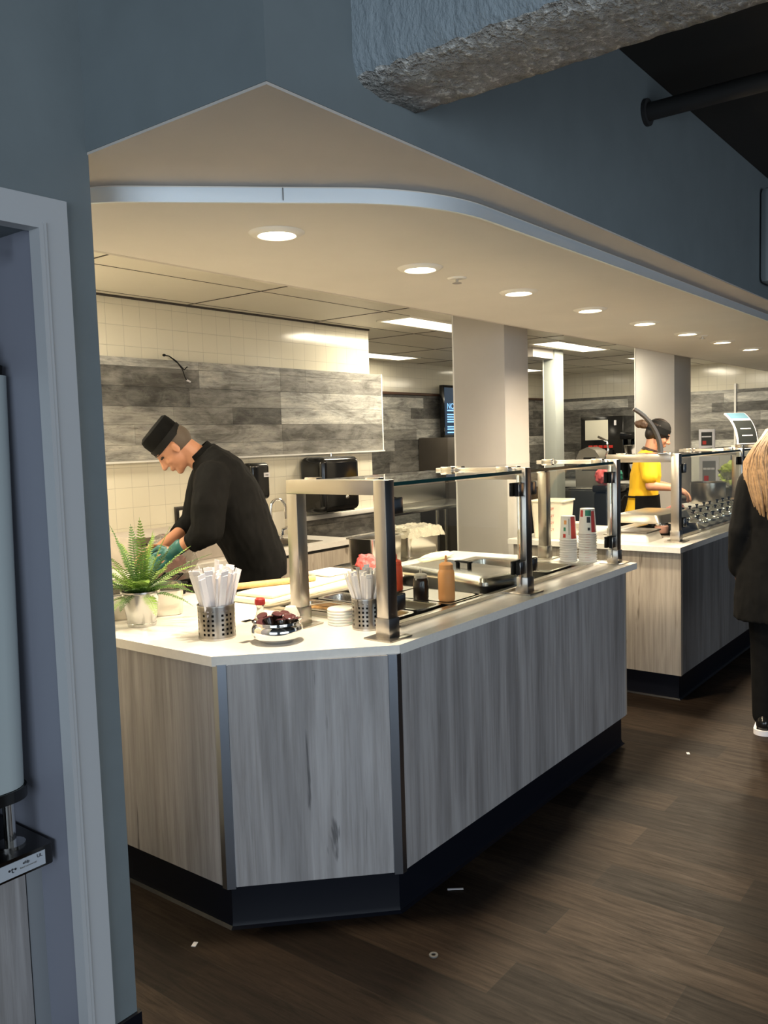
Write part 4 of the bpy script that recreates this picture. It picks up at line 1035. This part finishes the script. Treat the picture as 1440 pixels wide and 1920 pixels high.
# chrome lidded pots in the well
proto = None; k = 0
for i in range(11):
    for j in range(3):
        x, y = 5.86+.17*i+.02*j, 1.86+.145*j
        if x > 7.8: continue
        if proto is None:
            proto = thing('condiment_pot', '', 'pot')
            obj('pot_bowl', B().lathe([(.05, 0), (.068, .03), (.07, .045), (.066, .045)], (0, 0, 0), 24), M_panst, proto, world=False)
            l = obj('lid', B().lathe([(.071, .046), (.071, .049), (.05, .064), (.02, .07), (.0, .071)], (0, 0, 0), 24), M_chrome, proto, world=False)
            obj('knob', B().lathe([(.006, .071), (.006, .08), (.013, .084), (.011, .092), (0, .093)], (0, 0, 0), 14), M_blackm, l, world=False); o = proto
        else: o = dup(proto, (0, 0, 0))
        o.location = (x, y, .9225); o.rotation_euler = (random.uniform(-.06, .06), random.uniform(-.06, .06), random.uniform(0, 3))
        o['label'] = 'chrome lidded condiment pot in the '+('front', 'middle', 'rear')[j]+' row of the second well'; o['group'] = 'condiment pots, '+('front', 'middle', 'rear')[j]+' row'
t = thing('stock_pot', 'large steel pot behind the guard in front of the worker', 'pot', (8.08, 2.47, .915))
obj('pot_wall', B().lathe([(.15, 0), (.155, .01), (.155, .19), (.162, .195), (.150, .195), (.148, .02), (0, .015)], (8.08, 2.47, ZC), 36), M_steelH, t)
t = thing('glass_bowl', 'clear glass bowl of green lettuce beside the customer', 'bowl', (8.5, 2.33, 1.04))
obj('bowl_glass', B().lathe([(.07, 0), (.09, .01), (.17, .16), (.175, .165), (.165, .16), (.085, .018), (0, .015)], (8.5, 2.33, 1.04), 32), M_clear, t)
tag(crumple('lettuce', (8.5, 2.33, 1.175), (.145, .145, .10), M_lettuce, 4, .5), 'pale green chopped lettuce heaped in the glass bowl', 'lettuce')
tag(obj('bowl_riser', B().box(8.34, 8.66, 2.17, 2.49, ZC, 1.039, .004), M_panst), 'steel riser under the lettuce bowl', 'stand')
t = thing('food_pan', 'shallow white tray with pink towel behind the second well', 'tray', (6.6, 2.33, .915)); obj('pan_body', B().box(6.3, 7.2, 2.305, 2.395, ZC, .95, .005), M_whitew, t)
tag(crumple('pink_towel', (6.85, 2.35, .975), (.18, .035, .022), mat('pale_pink_cloth', (.75, .32, .30), .8), 12, .2, squash=.952), 'pink cloth on the white tray behind the chrome pots', 'cloth')

# debris on the floor
o = obj('straw_wrapper', B().box(-.028, .028, -.005, .005, 0, .001), M_white, None, world=False); o.location = (2.406, 1.60, .001); o.rotation_euler = (0, 0, -.9); tag(o, 'white straw wrapper on the floor by the kick base', 'litter')
tag(obj('washer', B().lathe([(.014, 0), (.014, .004), (.007, .004), (.007, 0)], (2.042, 1.444, .0005), 24, close=True), mat('dull_zinc', (.25, .25, .24), .5, .6)), 'dull metal washer lying on the dark floor', 'washer')
for x, y, l in ((1.655, 2.10, 'tiny white paper scrap on the floor near the left wall'), (4.125, 1.351, 'bright white paper scrap on the floor past the counter end')):
    o = obj('paper_scrap', B().box(-.012, .012, -.007, .007, 0, .002), M_white, None, world=False); o.location = (x, y, .0005); o.rotation_euler = (0, .0, .5); tag(o, l, 'litter')

# ------------------------------------------------------------------ people
def headgeo(b, c, pitch, sc=.92, yaw=0, nose_=1):
    q = Matrix.Rotation(yaw, 3, 'Z') @ Matrix.Rotation(pitch, 3, 'Y')
    c = V(c)
    def P(x, y, z): return c+q @ (V((x, y, z))*sc)
    def E(x, y, z, rx, ry, rz): b.ell(P(x, y, z), (rx*sc, ry*sc, rz*sc), q, 20, 14)
    E(-.012, 0, .035, .098, .077, .100); E(.022, 0, -.035, .068, .062, .082); E(.045, 0, -.085, .038, .042, .032)
    E(.068, 0, -.104, .022, .024, .018); E(.072, 0, .035, .022, .052, .012); E(.060, .034, -.028, .026, .022, .022); E(.060, -.034, -.028, .026, .022, .022)
    b.caps([P(.086, 0, .018), P(.100, 0, -.012), P(.110, 0, -.032)], [.009*sc, .011*sc, .015*sc]); E(.094, .012, -.037, .010, .008, .008); E(.094, -.012, -.037, .010, .008, .008)
    E(.090, 0, -.062, .011, .024, .006); E(.088, 0, -.073, .011, .020, .007)
    for s in (-1, 1):
        E(-.006, s*.079, -.008, .018, .009, .030); E(-.010, s*.084, .006, .014, .006, .018); E(.002, s*.083, -.030, .008, .005, .010)
    return P, q
def handgeo(b, w, d, n, curl=.7, sc=1.0, side=1):
    """w wrist point, d direction of the hand, n palm normal, thumb on side of d x n"""
    w, d, n = V(w), V(d).normalized(), V(n).normalized(); s = d.cross(n).normalized()*side; n = (n-d*n.dot(d)).normalized()
    b.caps([w, w+d*.03*sc], [.026*sc, .026*sc])
    for k in range(4):
        o = (k-1.5)*.019*sc; kn = w+d*(.088-.004*abs(k-1.2))*sc+s*(-o)
        b.caps([w+d*.02*sc+s*(-o*.6), kn], [.015*sc, .0115*sc])
        L = (.044, .049, .046, .036)[k]*sc; dd = d.copy(); p = kn
        for j, (f, r) in enumerate(((1, .0095), (.68, .0085), (.52, .0075))):
            a = curl*(.55+.25*j); dd = (dd*math.cos(a)+n*math.sin(a)).normalized(); q = p+dd*L*f
            b.caps([p, q], [r*sc*1.08, r*sc]); p = q
            nn = n; 
    t0 = w+d*.025*sc+s*.020*sc; t1 = t0+(d*.6+s*.7+n*.3).normalized()*.042*sc; t2 = t1+(d*.85+s*.1+n*.45).normalized()*.032*sc; t3 = t2+(d*.8+n*.5-s*.1).normalized()*.025*sc
    b.caps([t0, t1, t2, t3], [.017*sc, .013*sc, .0105*sc, .009*sc])
def eloft(b, rings, n=28):
    rs = []
    for (cx, cy, cz, rx, ry, tilt) in rings:
        q = Matrix.Rotation(tilt, 3, 'Y'); rs.append([q @ V((rx*math.cos(2*PI*k/n), ry*math.sin(2*PI*k/n), 0))+V((cx, cy, cz)) for k in range(n)])
    return b.rings(rs)
def folds(amp, sc, st=(1, 1, .45)):
    def f(c):
        p = V((c.x*sc*st[0], c.y*sc*st[1], c.z*sc*st[2])); return amp*(noise.noise(p)+.6*noise.noise(p*2.3)+.3*noise.noise(p*5))
    return f
def shoes(t, m, pts, d=(1, 0, 0), sole=None):
    for i, (x, y) in enumerate(pts):
        b = B(); b.ell((x+.06, y, .035), (.13, .045, .038)).ell((x-.02, y, .055), (.06, .04, .055)).box(x-.07, x+.18, y-.038, y+.038, .004, .03, .012)
        s = remesh(b, 'shoe', m, .006, t, 2)
        if sole: obj('sole', B().rings([rrect(x+.055, y, .14, .048, .045, .001), rrect(x+.055, y, .14, .048, .045, .028)]), sole, s, world=False)

# --- the cook in black, bending forward, facing the back worktop
def cook():
    t = thing('person', 'person in black cook jacket and flat black cap bending over the back worktop', 'person', (2.98, 3.15, 0), math.radians(145))
    b = B(); hc = (.375, 0, 1.578); pt = math.radians(50)
    P, q = headgeo(b, hc, pt, .93)
    b.caps([P(-.035, 0, -.03), (.245, 0, 1.515)], [.058, .062])
    tr = [(-.01, 0, .88, .10, .155, 0), (.0, 0, 1.0, .10, .15, .1), (.05, 0, 1.16, .105, .15, .25), (.12, 0, 1.33, .12, .165, .45), (.19, 0, 1.47, .09, .16, .6), (.225, 0, 1.52, .06, .08, .7)]
    eloft(b, tr)
    shL, elL, wrL = (.215, .185, 1.43), (.25, .245, 1.19), (.40, .14, 1.09)
    shR, elR, wrR = (.215, -.185, 1.43), (.27, -.24, 1.19), (.455, -.05, 1.085)
    for sh, el, wr in ((shL, elL, wrL), (shR, elR, wrR)): b.caps([sh, el, wr], [.05, .042, .029])
    for s in (-1, 1): b.caps([(0, s*.09, .88), (.01, s*.10, .48), (-.03, s*.10, .09)], [.085, .058, .04])
    handgeo(b, wrR, (.8, .25, -.35), (0, .8, -.5), .6, 1, 1)
    handgeo(b, wrL, (.75, -.2, -.45), (.1, -.9, -.4), .6, 1, -1)
    remesh(b, 'body', M_skinA, .0055, t, 2)
    # jacket
    b = B()
    jr = [(-.03, 0, .90, .135, .20, .25), (-.025, 0, .98, .14, .20, .2), (.02, 0, 1.10, .145, .195, .25), (.075, 0, 1.22, .160, .195, .35), (.125, 0, 1.34, .165, .20, .42), (.165, 0, 1.44, .14, .20, .5), (.20, 0, 1.51, .095, .17, .6), (.235, 0, 1.545, .075, .09, .75)]
    eloft(b, jr)
    b.caps([(.205, .165, 1.425), (.235, .235, 1.30), (.25, .25, 1.19), (.30, .22, 1.148)], [.088, .084, .078, .060])
    b.caps([(.20, -.165, 1.43), (.24, -.225, 1.30), (.27, -.24, 1.19), (.335, -.19, 1.15)], [.082, .076, .07, .058])
    remesh(b, 'jacket', M_cloth, .007, t, 3, rough=folds(.008, 9))
    b = B(); rs = []
    for k, (h_, r_) in enumerate(((0, .074), (.035, .070), (.035, .064), (0, .068))):
        ax = Matrix.Rotation(.75, 3, 'Y'); rs.append([ax @ V((r_*math.cos(2*PI*i/28), r_*1.05*math.sin(2*PI*i/28), h_))+V((.235, 0, 1.535)) for i in range(28)])
    obj('collar', b.rings(rs, close=True), M_cloth, t, world=False)
    for s in (1, -1):
        c0, c1 = ((.293, .225, 1.150), (.325, .20, 1.128)) if s > 0 else ((.33, -.20, 1.155), (.36, -.16, 1.135))
        obj('cuff', B().cyl(c0, c1, .052, .048, 24), M_cloth, t, world=False)
    obj('glove', (lambda g: (g.caps([(.375, .163, 1.11), (.402, .138, 1.088)], [.036, .031]), g)[1])(B()), M_teal, t, world=False)['label'] = 'teal glove cuff on the near hand'
    g = B(); handgeo(g, (.402, .138, 1.088), (.75, -.2, -.45), (.1, -.9, -.4), .6, 1.1, -1); remesh(g, 'glove', M_teal, .004, t, 1)
    # trousers
    b = B(); eloft(b, [(-.01, 0, .80, .125, .175, 0), (-.01, 0, .93, .115, .175, 0), (-.01, 0, 1.0, .11, .165, 0)])
    for s in (-1, 1): b.caps([(0, s*.09, .85), (.01, s*.10, .48), (-.03, s*.10, .10)], [.105, .085, .07])
    remesh(b, 'trousers', M_cloth, .008, t, 3, rough=folds(.006, 10))
    shoes(t, M_black, [(-.03, .10), (-.03, -.10)])
    # hair fringe at nape and the pill-box cap
    b = B(); b.ell(P(-.040, 0, .015), (.078, .0755, .080), q, 24, 16)
    remesh(b, 'hair', M_grey_hair, .006, t, 1)
    b = B(); rs = []
    for h_, rx, ry, off in ((.035, .098, .082, 0), (.06, .101, .085, 0), (.11, .102, .086, 0), (.135, .097, .080, -.002), (.146, .080, .064, -.004), (.147, .03, .02, -.004)):
        rs.append([P(-.012+off+rx*math.cos(2*PI*i/36), ry*math.sin(2*PI*i/36), h_+(.0 if h_ < .1 else .03*math.cos(2*PI*i/36)*0)) for i in range(36)])
    obj('cap', b.rings(rs), M_cloth, t, world=False)['label'] = 'flat black pillbox cap'
    rs = [[P(-.012+rx*math.cos(2*PI*i/36), ry*math.sin(2*PI*i/36), h_) for i in range(36)] for h_, rx, ry in ((.030, .099, .083), (.030, .104, .088), (.068, .106, .090), (.068, .100, .084))]
    obj('cap_band', B().rings(rs, close=True), M_blackm, t, world=False)
    for s in (-1, 1):
        obj('eye', B().ell(P(.078, s*.032, .010), (.011, .012, .006), q), M_hair, t, world=False)
        obj('eyebrow', B().tube([P(.090, s*.016, .034), P(.092, s*.034, .038), P(.080, s*.052, .034)], .003, 6), M_hair, t, world=False)
cook()

# --- the worker in yellow, facing the customers' side
def worker():
    t = thing('person', 'person in yellow polo shirt and black apron serving behind the second counter', 'person', (7.15, 2.70, 0), math.radians(-68))
    b = B(); hc = (.105, 0, 1.555); pt = math.radians(24)
    P, q = headgeo(b, hc, pt, .93)
    b.caps([P(-.035, 0, -.04), (.035, 0, 1.41)], [.050, .054])
    eloft(b, [(-.03, 0, .88, .11, .16, 0), (-.02, 0, 1.05, .10, .14, .05), (.0, 0, 1.22, .11, .15, .1), (.02, 0, 1.35, .095, .16, .15), (.03, 0, 1.42, .05, .07, .2)])
    for sh, el, wr in (((.02, -.165, 1.345), (.03, -.225, 1.14), (.23, -.15, 1.115)), ((.02, .165, 1.345), (.05, .215, 1.14), (.25, .12, 1.10))): b.caps([sh, el, wr], [.045, .040, .026])
    handgeo(b, (.23, -.15, 1.115), (.85, .15, -.45), (0, .3, -.9), .8, .95, 1); handgeo(b, (.25, .12, 1.10), (.85, -.2, -.4), (0, -.3, -.9), .7, .95, -1)
    for s in (-1, 1): b.caps([(-.03, s*.09, .88), (-.02, s*.09, .48), (-.06, s*.09, .09)], [.085, .058, .038])
    remesh(b, 'body', M_skinB, .0055, t, 2)
    b = B(); eloft(b, [(-.045, 0, .885, .135, .185, 0), (-.03, 0, .98, .128, .175, 0), (-.015, 0, 1.10, .122, .165, .05), (.0, 0, 1.22, .13, .17, .08), (.01, 0, 1.33, .115, .175, .12), (.015, 0, 1.39, .085, .14, .2), (.03, 0, 1.43, .06, .075, .25)])
    b.caps([(.01, -.15, 1.345), (.025, -.215, 1.215)], [.070, .068]); b.caps([(.01, .15, 1.345), (.04, .205, 1.215)], [.070, .068])
    remesh(b, 'polo_shirt', M_yellow, .007, t, 3, rough=folds(.005, 11))
    rs = []
    for h_, r_ in ((0, .072), (.028, .062), (.028, .056), (0, .066)): ax = Matrix.Rotation(.35, 3, 'Y'); rs.append([ax @ V((r_*math.cos(2*PI*i/28), r_*1.05*math.sin(2*PI*i/28), h_))+V((.03, 0, 1.42)) for i in range(28)])
    obj('collar', B().rings(rs, close=True), M_brown, t, world=False)
    # apron: wraps front and side
    rs = []
    for z, r1, r2 in ((.60, .165, .205), (.88, .150, .197), (1.02, .140, .186), (1.055, .137, .183)):
        rs.append([V((-.03+(r1+e)*math.cos(a), (r2+e)*math.sin(a), z)) for e, aa in ((0, [2.0*(-1+2*k/20) for k in range(21)]), (.006, [2.0*(1-2*k/20) for k in range(21)])) for a in aa])
    obj('apron', B().rings(rs), M_cloth, t, world=False)
    obj('apron_tie', B().tube([V((-.03+.142*math.cos(a), .189*math.sin(a), 1.045)) for a in [2.0+2.28*k/16 for k in range(17)]], .008, 8), M_cloth, t, world=False)
    obj('apron_bow', B().tube([(-.175, -.02, 1.04), (-.20, -.06, 1.0), (-.19, -.07, .90), (-.21, -.06, .84)], .012, 8).tube([(-.175, -.02, 1.04), (-.20, .04, 1.0), (-.20, .05, .88)], .010, 8), M_cloth, t, world=False)
    b = B()
    for s in (-1, 1): b.caps([(-.03, s*.09, .86), (-.02, s*.09, .48), (-.06, s*.09, .10)], [.10, .08, .06])
    remesh(b, 'trousers', M_cloth, .008, t, 3)
    shoes(t, M_black, [(-.06, .09), (-.06, -.09)])
    b = B(); b.ell(P(-.022, 0, .045), (.102, .085, .100), q, 24, 16).ell(P(-.06, 0, -.0), (.06, .07, .07), q)
    remesh(b, 'hair', M_hair, .006, t, 1)
    b = B(); b.ell(P(-.165, 0, .045), (.055, .036, .036), q).ell(P(-.20, .0, .03), (.04, .03, .03), q).ell(P(-.12, 0, .05), (.03, .022, .022), q)
    remesh(b, 'ponytail', mat('brown_streaked_hair', (.09, .05, .028), .5), .006, t, 1, rough=folds(.006, 60))
    rs = [[P(-.02+rx*math.cos(2*PI*i/36), ry*math.sin(2*PI*i/36), z) for i in range(36)] for z, rx, ry in ((.018, .107, .089), (.018, .111, .093), (.075, .108, .090), (.075, .104, .086))]
    obj('headband', B().rings(rs, close=True), M_blackm, t, world=False)
    obj('cap_crown', B().rings([[P(-.02+rx*math.cos(2*PI*i/36), ry*math.sin(2*PI*i/36), z) for i in range(36)] for z, rx, ry in ((.07, .107, .089), (.105, .094, .078), (.132, .068, .055), (.146, .03, .025))]), M_blackm, t, world=False)
    for s in (-1, 1):
        obj('eye', B().ell(P(.080, s*.032, .005), (.011, .013, .006), q), M_hair, t, world=False)
        obj('eyebrow', B().tube([P(.092, s*.016, .028), P(.092, s*.034, .032), P(.080, s*.050, .028)], .0028, 6), M_hair, t, world=False)
worker()

# --- the customer at the right edge, seen from behind
def customer():
    t = thing('person', 'person with long blond hair in black coat standing with back turned at the right edge', 'person', (4.68, 1.045, 0), math.radians(8))
    b = B(); P, q = headgeo(b, (.02, 0, 1.50), .12, .92)
    b.caps([P(-.03, 0, -.05), (-.01, 0, 1.36)], [.05, .055])
    eloft(b, [(0, 0, .85, .11, .16, 0), (0, 0, 1.05, .09, .13, 0), (0, 0, 1.22, .11, .15, 0), (0, 0, 1.34, .09, .16, 0), (0, 0, 1.39, .05, .07, 0)])
    for s in (-1, 1):
        b.caps([(0, s*.165, 1.31), (-.03, s*.205, 1.05), (.03, s*.215, .83)], [.045, .04, .028]); handgeo(b, (.03, s*.215, .83), (.15, 0, -1), (0, -s, 0), .35, .95, s)
        b.caps([(0, s*.085, .85), (.01, s*.085, .46), (-.02, s*.085, .09)], [.08, .055, .038])
    remesh(b, 'body', M_skinB, .006, t, 2)
    b = B(); eloft(b, [(0, 0, .60, .175, .245, 0), (0, 0, .72, .165, .24, 0), (0, 0, .90, .145, .215, 0), (0, 0, 1.08, .125, .18, 0), (0, 0, 1.22, .13, .185, 0), (0, 0, 1.32, .11, .185, 0), (0, 0, 1.375, .07, .10, 0)])
    for s in (-1, 1): b.caps([(0, s*.155, 1.31), (-.03, s*.20, 1.06), (.02, s*.215, .86)], [.068, .062, .055])
    remesh(b, 'coat', M_cloth, .008, t, 3, rough=folds(.007, 8))
    b = B()
    for s in (-1, 1): b.caps([(0, s*.085, .80), (.01, s*.085, .46), (-.02, s*.085, .09)], [.10, .075, .06])
    remesh(b, 'trousers', M_cloth, .008, t, 3)
    shoes(t, M_black, [(-.02, .085), (-.02, -.085)], sole=M_white)
    b = B(); b.ell(P(-.025, 0, .035), (.108, .092, .108), q, 24, 16)
    rnd = random.Random(5)
    for k in range(330):
        a = 1.2+3.88*(k/329)
        x0, y0 = -.02+.085*math.cos(a), .078*math.sin(a); L = rnd.uniform(.36, .50) if abs(math.sin(a)) > .3 else rnd.uniform(.34, .46)
        pts = []; ph = a*1.5+rnd.uniform(-.25, .25)
        for j in range(10):
            s = j/9; out = 1+.95*math.sin(PI*min(1, s*.9+.05))*rnd.uniform(.92, 1)
            pts.append(V((.02+x0*out+.012*math.sin(9*s+ph), y0*out*(1.05+.25*s)+.012*math.cos(8*s+ph), 1.60-.02-L*s)))
        b.tube(pts, [.005+.003*math.sin(PI*j/9) if j < 9 else .001 for j in range(10)], 5)
    obj('hair', b, M_blond, t, world=False, smooth=1.5)
customer()
